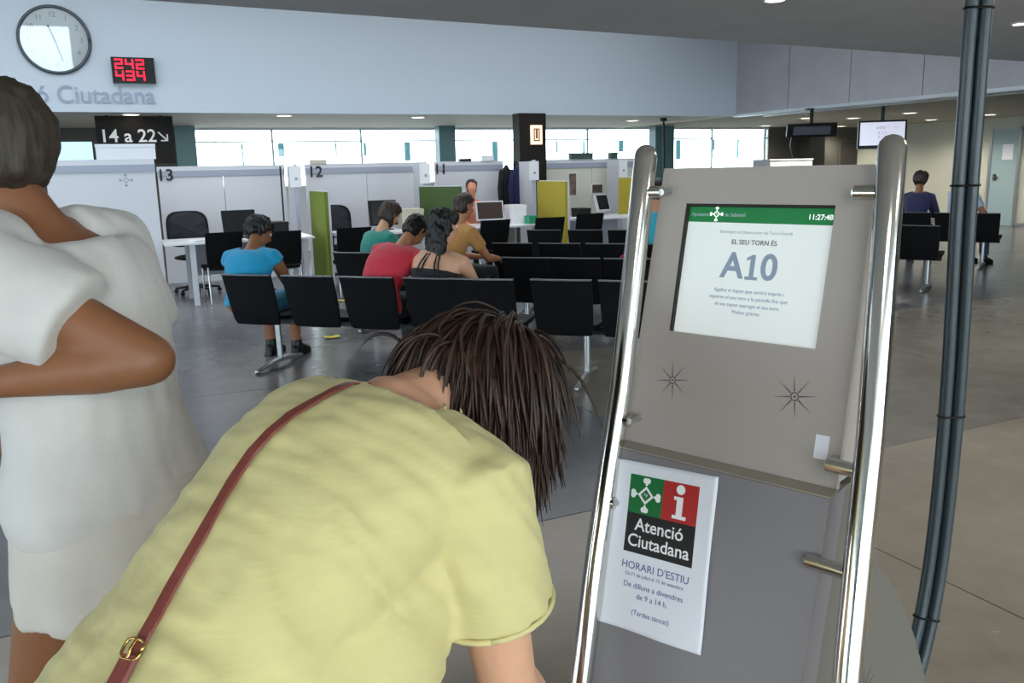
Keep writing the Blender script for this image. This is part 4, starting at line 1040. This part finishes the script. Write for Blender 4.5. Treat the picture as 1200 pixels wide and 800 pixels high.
def make_body(J, voxel, wide=1.0, deep=1.0, name='body', hands=True, fat=1.0):
    mb = MB(); r = J['r']
    torso(mb, J['P'], J['N'], r, J['bow'], wide, deep)
    mb.tube([J['N'] - (J['head'] - J['N']).normalized() * 0.03, J['N'], J['head'] - J['up'].normalized() * 0.05], [0.062, 0.056, 0.052], 16, dome=True)
    head(mb, J['head'], J['up'], J['face'])
    for k, s_ in (('L', -1), ('R', 1)):
        sh, el, wr = J['sh' + k], J['el' + k], J['wr' + k]
        mb.tube([J['N'].lerp(sh, 0.45), sh, sh.lerp(el, 0.5), el], [0.05, 0.057 * fat, 0.048 * fat, 0.04 * fat], 14, dome=True)
        mb.tube([el, el.lerp(wr, 0.35), wr], [0.04 * fat, 0.041 * fat, 0.026], 14, dome=True)
        hand(mb, wr + (wr - el).normalized() * 0.012, J.get('hd' + k, wr - el), J.get('hn' + k, V((0, 0, -1)) + r * (0.3 * -s_)), s_ * J.get('thumb', 1), J.get('curl', 0.5))
        hp, kn, an = J['hp' + k], J['kn' + k], J['an' + k]
        mb.tube([hp, hp.lerp(kn, 0.5), kn], [0.088, 0.076, 0.056], 16, dome=True)
        mb.tube([kn, kn.lerp(an, 0.3), an], [0.056, 0.056, 0.036], 14, dome=True)
        foot(mb, an, J['toe'])
    return remesh(mb, name, voxel, 5)
def shirt_mesh(J, voxel, f0=-0.1, sleeve=0.55, grow=0.014, wide=1.0, deep=1.0, fat=1.0, disp=None, f1=0.99, flare=0.0, drape=False, soft=5, sl0=0.35):
    mb = MB(); r = J['r']
    if drape:                                              # a loose shirt hangs away from the belly of someone bending
        P_, N_ = J['P'], J['N']; rings = []
        for f, hw_, hd, dn, dr in ((-0.2, 0.16, 0.12, 0.03, 0.02), (0.0, 0.18, 0.14, 0.045, 0.03), (0.25, 0.17, 0.145, 0.065, 0.035), (0.5, 0.165, 0.14, 0.07, 0.035), (0.7, 0.16, 0.12, 0.055, 0.02), (0.82, 0.14, 0.09, 0.03, 0.0)):
            d = (N_ - P_); x, y = perp(d, r); c = P_ + d * f
            dpt = -y if y.z > 0 else y
            rings.append((c + dpt * dn + Z * -0.01 + r * dr, x * hw_, y * hd))
        mb.ell(rings, 28)
    torso(mb, J['P'], J['N'], r, J['bow'], wide, deep, grow, f0, f1)
    if flare:
        d = (J['P'] - J['N']).normalized(); x, y = perp(-d, r)
        mb.ell([(J['P'] + d * t, x * (0.17 + grow + flare * t), y * (0.12 + grow + flare * t)) for t in (-0.05, 0.05, 0.15, 0.24)], 24)
    if sleeve > 0:
        for k in 'LR':
            sh, el, wr = J['sh' + k], J['el' + k], J['wr' + k]
            pts = [J['N'].lerp(sh, sl0), sh]; rd = [0.055 + grow * 0.5, 0.06 * fat + grow]
            e = sh.lerp(el, min(sleeve, 1.0)); pts += [sh.lerp(e, 0.5), e]; rd += [0.055 * fat + grow * 1.1, 0.052 * fat + grow * 1.3]
            if sleeve > 1: pts.append(el.lerp(wr, sleeve - 1)); rd.append(0.036 + grow)
            mb.tube(pts, rd, 18)
    return remesh(mb, 'shirt', voxel, soft, disp)
def legs_mesh(J, voxel, to=1.0, grow=0.012, skirt=False):
    mb = MB(); r = J['r']
    torso(mb, J['P'], J['N'], r, J['bow'], 1, 1, grow, -1, 0.22)
    for k in 'LR':
        hp, kn, an = J['hp' + k], J['kn' + k], J['an' + k]
        if to <= 1: mb.tube([hp, hp.lerp(kn, 0.5 * to), hp.lerp(kn, to)], [0.09 + grow, 0.08 + grow, 0.066 + grow + (0.02 if skirt else 0)], 16)
        else: mb.tube([hp, hp.lerp(kn, 0.5), kn, kn.lerp(an, (to - 1) * 0.5), kn.lerp(an, to - 1)], [0.09 + grow, 0.08 + grow, 0.06 + grow, 0.056 + grow, 0.05 + grow], 16)
    if skirt:
        a = J['hpL'].lerp(J['hpR'], 0.5); c = J['knL'].lerp(J['knR'], 0.5)
        mb.tube([a, a.lerp(c, 0.8)], [0.1, 0.09], 14)
    return remesh(mb, 'trousers', voxel, 4)
def cap_hair(c, up, face, lat, grow, voxel, length=0.0, back=None, width=0.085, low=-0.07, disp=0.008, thick=0.04):
    mb = MB()
    prof = ((low - 0.02, 0.035, 0.03), (low, 0.056, 0.055), (-0.02, 0.068, 0.075), (0.03, 0.076, 0.088), (0.075, 0.068, 0.08), (0.102, 0.046, 0.056), (0.12, 0.018, 0.02))
    sh_ = lambda a: 0.03 if a < 0.02 else (0.024 if a < 0.05 else (0.012 if a < 0.09 else 0.008))
    mb.ell([(c + up * a - face * sh_(a), lat * (w_ + grow), face * (d * (0.92 if a < 0.05 else 1.0) + grow)) for a, w_, d in prof], 24)
    if length:
        rings = []
        for k, (t, w_, d) in enumerate(((0, 0.07, 0.06), (0.25, 1, thick), (0.55, 0.98, thick * 0.9), (0.85, 0.75, thick * 0.75), (1.0, 0.35, 0.015))):
            w2 = w_ * width if k else w_
            rings.append((c - face * (0.06 if t < 0.5 else 0.06) + back * (length * t), lat * w2, face * d))
        mb.ell(rings, 22)
    f = lambda p, n: disp * (noise.noise(V((p.x * 70, p.y * 70, p.z * 9))) + 0.6 * noise.noise(p * 28))
    return remesh(mb, 'hair', voxel, 3, f)

def seated(label, loc, rz, lean=0.1, side=0.0, headfwd=0.2, headturn=0.0, headside=0.0, skin=M_skin_l, shirt=None, trousers=None, shoe=None, hairm=M_hair_black, hair='short',
           sleeve=0.5, pz=0.53, py=-0.06, reach=0.3, wide=1.0, top_f1=0.99, trous=1.9, skirt=False, bow_k=0.04, tl=0.5, knees=0.0, mid=0.0, group=None):
    t = thing('person', label, 'person', (loc.x, loc.y, 0), rz)
    P = V((0, py, pz)); sd = V((math.sin(side), math.sin(lean), 0)); sd.z = math.sqrt(max(0.05, 1 - sd.x ** 2 - sd.y ** 2)); sd.normalize()
    N = P + sd * tl; r = V((1, 0, 0)); r = (r - sd * r.dot(sd)).normalized()
    up = V((math.sin(headside), math.sin(headfwd), math.cos(headfwd))).normalized()
    nf = V((sd.x * 0.5, 0.5 * sd.y + 0.6 * math.sin(headfwd), 1 - 0.25 * headfwd)).normalized()
    H = N + nf * 0.11 + up * 0.1
    face = V((math.sin(headturn), math.cos(headturn), 0)); face = (face - up * face.dot(up)).normalized()
    J = dict(P=P, N=N, r=r, bow=V((0, -bow_k, 0)), head=H, up=up, face=face, toe=V((0, 1, 0)), curl=0.6)
    for k, s_ in (('L', -1), ('R', 1)):
        sh = N - sd * 0.055 + r * (0.165 * s_ * wide)
        el = sh + V((0.05 * s_, 0.06 + reach * 0.35, -0.25)); wr = el + V((-0.1 * s_, 0.2 + reach * 0.1, -0.03 + mid))
        J['sh' + k], J['el' + k], J['wr' + k] = sh, el, wr
        hp = P + V((0.09 * s_, 0.02, -0.02)); kn = hp + V((0.03 * s_ + knees, 0.41, 0.0)); an = V((kn.x, kn.y + 0.03, 0.085))
        J['hp' + k], J['kn' + k], J['an' + k] = hp, kn, an
    put('body', make_body(J, 0.0095, wide), skin, t, True)
    if shirt: put('shirt', shirt_mesh(J, 0.0125, -0.06, sleeve, 0.013, wide, f1=top_f1), shirt, t, True)
    if trousers: put('skirt' if skirt else 'trousers', legs_mesh(J, 0.014, trous, 0.012, skirt), trousers, t, True)
    for k in 'LR':
        mb = MB(); foot(mb, J['an' + k], J['toe'], 0.006); mb.box((J['an' + k].x - 0.04, J['an' + k].y - 0.07, 0), (J['an' + k].x + 0.04, J['an' + k].y + 0.18, 0.016)); put('shoe', remesh(mb, 'shoe', 0.011, 3), shoe or M_black, t, True)
    lat = face.cross(up)
    for s_ in (-1, 1):
        e = MB().sphere(H + face * 0.079 + lat * (0.031 * s_) + up * 0.004, 0.0125, n=10).build('eye', M_eye, t, smooth=True)
        MB().sphere(H + face * 0.0885 + lat * (0.031 * s_) + up * 0.004, 0.0055, n=8).build('iris', M_iris, e, smooth=True)
    if hair == 'short': put('hair', cap_hair(H, up, face, lat, 0.012, 0.009), hairm, t, True)
    elif hair == 'curly': put('hair', cap_hair(H, up, face, lat, 0.026, 0.009, disp=0.018, low=-0.06), hairm, t, True)
    elif hair == 'bob': put('hair', cap_hair(H, up, face, lat, 0.018, 0.009, 0.16, -Z, 0.1, -0.08, 0.01, 0.055), hairm, t, True)
    elif hair == 'long': put('hair', cap_hair(H, up, face, lat, 0.03, 0.009, 0.4, (-Z * 0.9 - sd * 0.25 + V((0, -0.12, 0))).normalized(), 0.155, -0.09, 0.016, 0.06), hairm, t, True)
    return t, J
def on_seat(key, i): return SEATS[key][i]
# woman in blue, left end of the front row
seated('person in sleeveless bright blue top with curly black hair, leftmost in the front row', on_seat('r1', 0) + V((-0.14, 0.0, 0)), FAC + 0.05, lean=0.25, side=-0.03, headfwd=0.9, headturn=0.45, skin=M_skin_d,
       shirt=cloth('bright_blue_cloth', '#1490bd'), trousers=cloth('teal_skirt_cloth', '#157a96'), hair='curly', sleeve=0.12, trous=0.9, skirt=True, wide=1.2, tl=0.41, reach=0.2, pz=0.51)
# man in red
seated('person in a red T-shirt bending forward in the front row', on_seat('r1', 2) + V((0.0, -0.02, 0)), FAC - 0.3, lean=0.5, side=0.1, headfwd=1.05, skin=M_skin_m,
       shirt=cloth('red_jersey', '#c22a3c'), trousers=cloth('dark_trouser_cloth', '#1d2026'), hair='short', sleeve=0.7, tl=0.46, bow_k=0.08, wide=1.22, reach=0.5, py=-0.08)
# woman with long black hair
tt, J = seated('person with long loose black hair and bare shoulders, fourth seat of the front row', on_seat('r1', 3) + V((-0.09, 0.0, 0)), FAC - 0.1, lean=0.22, side=0.06, headfwd=0.4, headturn=0.7, skin=M_skin_l,
       shirt=cloth('black_top_cloth', '#16151a'), trousers=cloth('black_trouser_cloth', '#17181d'), hair='long', sleeve=0.0, top_f1=0.7, wide=1.2, tl=0.41, pz=0.51)
r = J['r']; d = (J['N'] - J['P']).normalized(); n_ = -r.cross(d)
mb = MB()
for s_, q in ((-1, 0.05), (1, -0.05), (-1, -0.09), (1, 0.09)):
    pts = []
    for k in range(8):
        f = 0.64 + 0.32 * k / 7; w_ = 0.03 + 0.05 * (k / 7); c = spine_point(J['P'], J['N'], J['bow'], f)
        hd = 0.112 - 0.03 * max(0, (f - 0.8) / 0.16)
        pts.append(c + (n_ if n_.y < 0 else -n_) * hd + r * (s_ * 0.09 * (1 - k / 7) * (1 if abs(q) > 0.06 else -0.6) + q * 0.6 * (k / 7)))
    mb.tube(pts, 0.006, 6, dome=True)
straps = mb.build('top_strap', D.materials['black_top_cloth'], tt, smooth=True); straps['kind'] = 'stuff'
# woman in teal with brown hair, second row left
seated('person in a teal top with brown bobbed hair looking down, behind the man in red', on_seat('r2l', 1) + V((-0.3, 0.03, 0)), math.radians(-50), lean=0.25, headfwd=0.65, headturn=-0.1, skin=M_skin_l,
       shirt=cloth('teal_cloth', '#1f7d72'), trousers=cloth('grey_trouser_cloth', '#3b3f48'), hair='bob', hairm=mat('brown_hair', '#33241c', 0.5, var=0.35, scale=40, bump=0.4, bscale=90, stretch=(1, 1, 0.15)), tl=0.41, wide=1.1)
# man with mustard sleeve
p = fl(556, 262, 0.9); p = fl(549, 243, 1.14) ; 
seated('person in a mustard top with dark hair, beyond the long haired woman', V((p.x - 0.14, p.y - 0.1, 0)), FAC - 0.5, lean=0.28, headfwd=0.35, headturn=0.1, skin=M_skin_m, shirt=cloth('mustard_cloth', '#b58348'), trousers=cloth('charcoal_cloth', '#24262c'), hair='short',
       hairm=M_hair_brown, sleeve=0.6, tl=0.45, wide=1.1)
PM = V((p.x, p.y - 0.05, 0))
# clerk
uc = u_of(555, 11.75, 215)
seated('person in a salmon shirt facing the hall behind the white monitor', W(uc, 11.8), HALL + PI - 0.1, lean=0.02, headfwd=0.05, headturn=0.15, skin=mat('warm_skin', '#d9946f', 0.5, sss=0.1), shirt=cloth('salmon_cloth', '#d98a72'),
       trousers=D.materials['charcoal_cloth'], hair='short', hairm=M_hair_brown, sleeve=1.6, tl=0.5, pz=0.53)
office_chair(uc, 11.8, HALL + PI, 'office chair under the clerk').rotation_euler = (0, 0, HALL)
# person behind the kiosk edge
seated('person in a turquoise top, only a sliver seen between left rail and kiosk panel', on_seat('r3', 3) + V((-0.02, 0.03, 0)), FAC + 0.3, lean=0.08, headfwd=0.1, headturn=-0.4, skin=M_skin_m, shirt=cloth('turquoise_cloth', '#2f9fb5'), trousers=D.materials['dark_trouser_cloth'], hair='short', tl=0.52)
# passage
seated('person in a dark navy top with brown hair, left on the farther passage seating', on_seat('pb', 0) + V((-0.02, 0.03, 0)), RZP, lean=0.25, headfwd=0.35, skin=M_skin_d, shirt=cloth('navy_top_cloth', '#26284f'), trousers=D.materials['dark_trouser_cloth'], hair='curly', hairm=M_hair_brown, sleeve=1.5, tl=0.5)
seated('person in a pale blue shirt and jeans, mostly hidden by the grey conduits', on_seat('pb', 1) + V((0.12, 0.05, 0)), RZP - 0.5, lean=0.12, headfwd=0.15, skin=M_skin_m, shirt=cloth('pale_blue_cloth', '#b8c6de'), trousers=cloth('jeans_cloth', '#2e3c58'), hair='short', sleeve=0.6, tl=0.52)

# ------------------------------------------------------------------ foreground: woman bending towards the kiosk
wt = thing('person', 'person in a pale lime T-shirt with brown bobbed hair bending towards the kiosk', 'person', (0, 0, 0))
P = V((-0.44, 0.80, 0.825)); N = V((-0.155, 1.16, 1.165))
hd_ = V((0.65, 0.76, 0)); rr = V((0.76, -0.65, 0)).normalized()
sp = (N - P).normalized(); nb = rr.cross(sp).normalized()
if nb.z < 0: nb = -nb
J = dict(P=P, N=N, r=rr, bow=nb * 0.035, head=V((-0.065, 1.285, 1.165)), up=V((0.68, 0.70, -0.12)), face=V((0.05, 0.05, -1)), toe=hd_, curl=0.7)
J['shR'] = N - sp * 0.075 + rr * 0.165 - nb * 0.03; J['shL'] = N - sp * 0.06 - rr * 0.165 - nb * 0.02
J['elR'] = V((-0.015, 1.055, 0.80)); J['wrR'] = V((0.10, 1.17, 0.58))
J['elL'] = V((-0.17, 1.36, 0.86)); J['wrL'] = V((0.02, 1.30, 0.64))
J['hdR'] = V((0.5, 0.4, -0.5)); J['hdL'] = V((0.6, 0.2, -0.5))
for k, s_ in (('L', -1), ('R', 1)):
    hp = P + rr * (0.095 * s_) - Z * 0.05; kn = hp + hd_ * 0.04 + V((0, 0, -0.38)); an = V((kn.x, kn.y, 0.085)) - hd_ * 0.03
    J['hp' + k], J['kn' + k], J['an' + k] = hp, kn, an
put('body', make_body(J, 0.0065, 1.06, 1.0), M_skin_l, wt, True)
def wrinkle(c, n):
    q = c - P; a = q.dot(sp) / 0.55; l = q.dot(rr)
    f = 0.006 * noise.noise(V((l * 10, a * 8, 1.3))) + 0.003 * noise.noise(V((l * 14, a * 30, 4.0))) + 0.0015 * noise.noise(c * 45)
    g = (l - 0.10) * 0.8 + (a - 0.62) * 0.45                   # drag folds from the armpit
    f += 0.008 * math.sin(g * 62) * math.exp(-((l - 0.13) / 0.07) ** 2 - ((a - 0.52) / 0.22) ** 2)
    f += 0.004 * math.sin(a * 46 + l * 18) * math.exp(-((l - 0.12) / 0.08) ** 2) * max(0, 0.5 - a) * 2
    return f
sh_me = shirt_mesh(J, 0.0065, -0.17, 0.54, 0.02, 1.08, 1.02, 1.1, wrinkle, 0.93, drape=True, sl0=0.4, soft=9)
shirt_o = put('shirt', sh_me, M_tee_yellow, wt, True)
put('trousers', legs_mesh(J, 0.01, 1.9, 0.01), cloth('dark_denim', '#2c3342'), wt, True)
for k in 'LR':
    mb = MB(); foot(mb, J['an' + k], J['toe'], 0.006); put('shoe', remesh(mb, 'shoe', 0.008, 3), M_leather, wt, True)
# sleeve hem and neckline ribs
def ring_at(c, d, rad, th, nm, m, par):
    x, y = frame_of(d); MB().tube([c + (x * math.cos(a) + y * math.sin(a)) * rad for a in [2 * PI * k / 28 for k in range(29)]], th, 6).build(nm, m, par, smooth=True)
for k in 'LR':
    d = J['el' + k] - J['sh' + k]; ring_at(J['sh' + k] + d * 0.535, d, 0.081, 0.004, 'sleeve_hem', M_tee_yellow, wt)
# head details and hair
H = J['head']; up = J['up'].normalized(); face = (J['face'] - up * J['face'].dot(up)).normalized(); lat = face.cross(up)
for s_ in (-1, 1):
    e = MB().sphere(H + face * 0.079 + lat * (0.031 * s_) + up * 0.004, 0.0125, n=10).build('eye', M_eye, wt, smooth=True)
    MB().sphere(H + face * 0.0885 + lat * (0.031 * s_) + up * 0.004, 0.0055, n=8).build('iris', M_iris, e, smooth=True)
random.seed(11)
mb = MB()
mb.ell([(H + up * a - face * 0.02, lat * (w_ + 0.014), face * (d * 0.95 + 0.012)) for a, w_, d in ((-0.075, 0.055, 0.05), (-0.03, 0.068, 0.075), (0.03, 0.076, 0.088), (0.075, 0.068, 0.08), (0.102, 0.046, 0.056), (0.12, 0.018, 0.02))], 24)
cap = remesh(mb, 'hair_cap', 0.008, 3)
mb = MB(); bm_cap = bmesh.new(); bm_cap.from_mesh(cap); bvh_cap = BVHTree.FromBMesh(bm_cap)
crown = H + up * 0.115 - face * 0.045
NS = 2000
for k in range(NS):
    while True:
        q = V((random.gauss(0, 1), random.gauss(0, 1), random.gauss(0, 1))).normalized()
        if q.dot(face) < 0.5 and q.dot(up) > -0.7: break
    p0, nn, _, _ = bvh_cap.ray_cast(H + q * 0.3, -q)
    if p0 is None: continue
    away = (p0 - crown); away = (away - nn * away.dot(nn))
    away = away.normalized() if away.length > 0.012 else (lat * random.uniform(-1, 1) - face * random.uniform(-0.3, 1)).normalized()
    dd = (away + Z * -0.7).normalized(); p = p0 + nn * 0.001; pts = [p]
    L = random.uniform(0.14, 0.2) * (1.0 if q.dot(up) > -0.2 else 0.8); steps = 11
    lift = abs(random.gauss(0, 0.010)) + 0.001
    curlv = V((random.uniform(-1, 1), random.uniform(-1, 1), 0)) * 0.05
    for j in range(steps):
        dd = (dd + Z * -0.28 + curlv).normalized(); p = p + dd * L / steps
        loc_, n2, _, dist = bvh_cap.find_nearest(p)
        h_ = (p - loc_).dot(n2); lim = lift * min(1, j / 4 + 0.2)
        if h_ < lim: p = loc_ + n2 * lim; dd = (p - pts[-1]).normalized()
        pts.append(p)
    r0 = random.uniform(0.0017, 0.0034)
    mb.tube(pts, [r0 * (0.7 + 0.5 * math.sin(PI * min(1, j / steps * 1.1))) * (1 - 0.85 * max(0, j / steps - 0.75) / 0.25) + 0.0003 for j in range(len(pts))], 4)
hair_mat = mat('brown_bob_hair', '#35241a', 0.45, var=0.55, scale=22, spec=0.4)
mb.bm.from_mesh(cap)
hm = mb.mesh('hair'); put('hair', hm, hair_mat, wt, True); bm_cap.free()

# ------------------------------------------------------------------ her shoulder bag
bvh = BVHTree.FromPolygons([v.co for v in sh_me.vertices], [list(p.vertices) for p in sh_me.polygons])
def on_back(px, py, lift=0.004):
    rd = ray(px, py).normalized(); h = bvh.ray_cast(V((0, 0, EYE)), rd)
    return h
hb = thing('shoulder_bag', 'oxblood leather shoulder bag strap with brass buckle across the lime T-shirt', 'bag', (0, 0, 0))

sp_pts = []
for px, py in ((384, 464), (366, 474), (342, 488), (318, 508), (297, 531), (277, 560), (258, 592), (240, 624), (222, 655), (203, 688), (186, 720), (170, 748), (156, 775), (143, 800), (128, 830), (112, 862)):
    h = on_back(px, py)
    if h[0] is not None: sp_pts.append((h[0] + h[1] * 0.003, h[1]))
def ribbon(mb, pts, hw_, th):
    rings = []
    for i, (p, n) in enumerate(pts):
        d = (pts[min(i + 1, len(pts) - 1)][0] - pts[max(i - 1, 0)][0]).normalized()
        n = (n - d * n.dot(d)).normalized(); l = d.cross(n)
        rings.append([p - l * hw_, p - l * hw_ * 0.8 + n * th, p + l * hw_ * 0.8 + n * th, p + l * hw_, p + l * hw_ * 0.8 - n * th * 0.3, p - l * hw_ * 0.8 - n * th * 0.3])
    mb.loft(rings); return mb
p0, n0 = sp_pts[0]; d0 = (sp_pts[0][0] - sp_pts[2][0]).normalized()
over = []
for k in range(1, 9):
    a = k / 8
    q = p0 + d0 * (0.09 * math.sin(a * 1.5)) - nb * (0.16 * a * a) - rr * 0.02 * a
    h = bvh.find_nearest(q); over.append((h[0] + h[1] * 0.003, h[1]))
front = [(over[-1][0].lerp(V((-0.66, 0.86, 0.70)), k / 6), (over[-1][1] * (1 - k / 6) - rr * (k / 6 + 0.01)).normalized()) for k in range(1, 7)]
back_end = [(sp_pts[-1][0].lerp(V((-0.68, 0.74, 0.70)), k / 4), (sp_pts[-1][1] * (1 - k / 4) - rr * (k / 4 + 0.01)).normalized()) for k in range(1, 5)]
allp = list(reversed(front)) + list(reversed(over)) + sp_pts + back_end
ribbon(MB(), allp, 0.0088, 0.0022).build('strap', M_leather, hb, smooth=50)
ib = min(range(len(sp_pts)), key=lambda k: (sp_pts[k][0] - sp_pts[12][0]).length)
pb_, n_b = sp_pts[ib]; d_b = (sp_pts[ib - 1][0] - sp_pts[ib + 1][0]).normalized(); l_b = d_b.cross(n_b)
ribbon(MB(), [(pb_ - d_b * (0.012 * k - 0.004) + n_b * 0.004, n_b) for k in range(7)], 0.0115, 0.0035).build('strap_fold', M_leather, hb, smooth=50)
for k in (0.028, 0.05):
    ribbon(MB(), [(pb_ - d_b * (k + 0.004 * q) + n_b * 0.0065, n_b) for q in range(3)], 0.0135, 0.0025).build('keeper_loop', M_leather, hb, smooth=50)
c_b = pb_ + d_b * 0.010 + n_b * 0.006; rg = []
for k in range(33):
    a = 2 * PI * k / 32; ca, sa_ = math.cos(a), math.sin(a)
    rg.append(c_b + l_b * (0.0125 * abs(ca) ** 0.6 * (1 if ca > 0 else -1)) + d_b * (0.0105 * abs(sa_) ** 0.6 * (1 if sa_ > 0 else -1)))
bk_ = MB().tube(rg, 0.0018, 8).build('buckle', M_brass, hb, smooth=True)
MB().tube([c_b - d_b * 0.010, c_b + n_b * 0.003, c_b + d_b * 0.0115 + n_b * 0.001], 0.0018, 8, dome=True).build('prong', M_brass, bk_, smooth=True)
bm_ = Matrix.Translation((-0.69, 0.79, 0.58)) @ Matrix.Rotation(math.atan2(hd_.y, hd_.x), 4, 'Z')
MB().box((-0.14, -0.04, -0.11), (0.14, 0.04, 0.11), bm_).build('body', M_leather, hb, bevel=0.015, smooth=50)
MB().box((-0.143, -0.046, -0.03), (0.143, 0.044, 0.115), bm_).build('flap', M_leather, hb, bevel=0.012, smooth=50)

# ------------------------------------------------------------------ passer-by at the left edge
pw = thing('person', 'person in white T-shirt and off-white skirt walking at the left edge, forearm bent', 'person', (0, 0, 0))
f_ = V((-0.97, 0.24, 0)).normalized(); r_ = f_.cross(Z)
P2, N2 = V((-0.775, 1.55, 0.92)), V((-0.85, 1.55, 1.405))
J = dict(P=P2, N=N2, r=r_, bow=-f_ * 0.02, head=V((-0.925, 1.565, 1.558)), up=V((-0.12, 0.03, 1)), face=f_, toe=f_, curl=0.5)
J['shL'] = N2 - Z * 0.045 - r_ * 0.165; J['shR'] = N2 - Z * 0.045 + r_ * 0.165
J['elL'] = V((-0.60, 1.375, 1.205)); J['wrL'] = V((-0.835, 1.34, 1.18)); J['elR'] = J['shR'] + V((0.05, 0.04, -0.28)); J['wrR'] = J['elR'] + V((-0.22, 0.0, -0.08))
J['hnL'] = r_; J['hnR'] = -r_
for k, s_, st_ in (('L', -1, 0.2), ('R', 1, -0.18)):
    hp = P2 + r_ * (0.09 * s_) - Z * 0.03; kn = hp + f_ * (st_ * 0.75) - Z * 0.40; an = V((hp.x, hp.y, 0.085)) + f_ * (st_ * 1.3)
    J['hp' + k], J['kn' + k], J['an' + k] = hp, kn, an
put('body', make_body(J, 0.0075, 1.05, 1.05, fat=1.1), M_skin_d, pw, True)
put('shirt', shirt_mesh(J, 0.008, -0.2, 0.62, 0.028, 1.08, 1.2, 1.15, lambda c, n: 0.007 * noise.noise(c * 10) + 0.004 * math.sin(c.x * 34 + c.z * 22) * noise.noise(c * 5) + 0.003 * noise.noise(V((c.x * 30, c.y * 30, c.z * 9))), 0.955, soft=30), cloth('white_jersey', '#cfccc8', 0.15), pw, True)
mb = MB(); e1_, e2_ = r_, f_
mb.ell([(P2 + Z * z - f_ * 0.01, e1_ * w_, e2_ * d) for z, w_, d in ((0.04, 0.185, 0.15), (-0.06, 0.2, 0.175), (-0.14, 0.205, 0.185), (-0.2, 0.205, 0.19))], 32)
put('skirt', remesh(mb, 'skirt', 0.009, 2, lambda c, n: 0.004 * math.sin(math.atan2(c.y - P2.y, c.x - P2.x) * 11) * max(0, 0.95 - c.z) * 5), cloth('off_white_cloth', '#c9c2b8', 0.15), pw, True)
for k in 'LR':
    mb = MB(); foot(mb, J['an' + k], J['toe'], 0.006); put('shoe', remesh(mb, 'shoe', 0.008, 3), M_leather, pw, True)
Hh = J['head']; up = J['up'].normalized(); fc = (f_ - up * f_.dot(up)).normalized(); lt_ = fc.cross(up)
for s_ in (-1, 1):
    e = MB().sphere(Hh + fc * 0.079 + lt_ * (0.031 * s_) + up * 0.004, 0.0125, n=10).build('eye', M_eye, pw, smooth=True)
    MB().sphere(Hh + fc * 0.0885 + lt_ * (0.031 * s_) + up * 0.004, 0.0055, n=8).build('iris', M_iris, e, smooth=True)
put('hair', cap_hair(Hh, up, fc, lt_, 0.018, 0.008, 0.0, None, 0.1, -0.06, 0.008), M_hair_grey, pw, True)
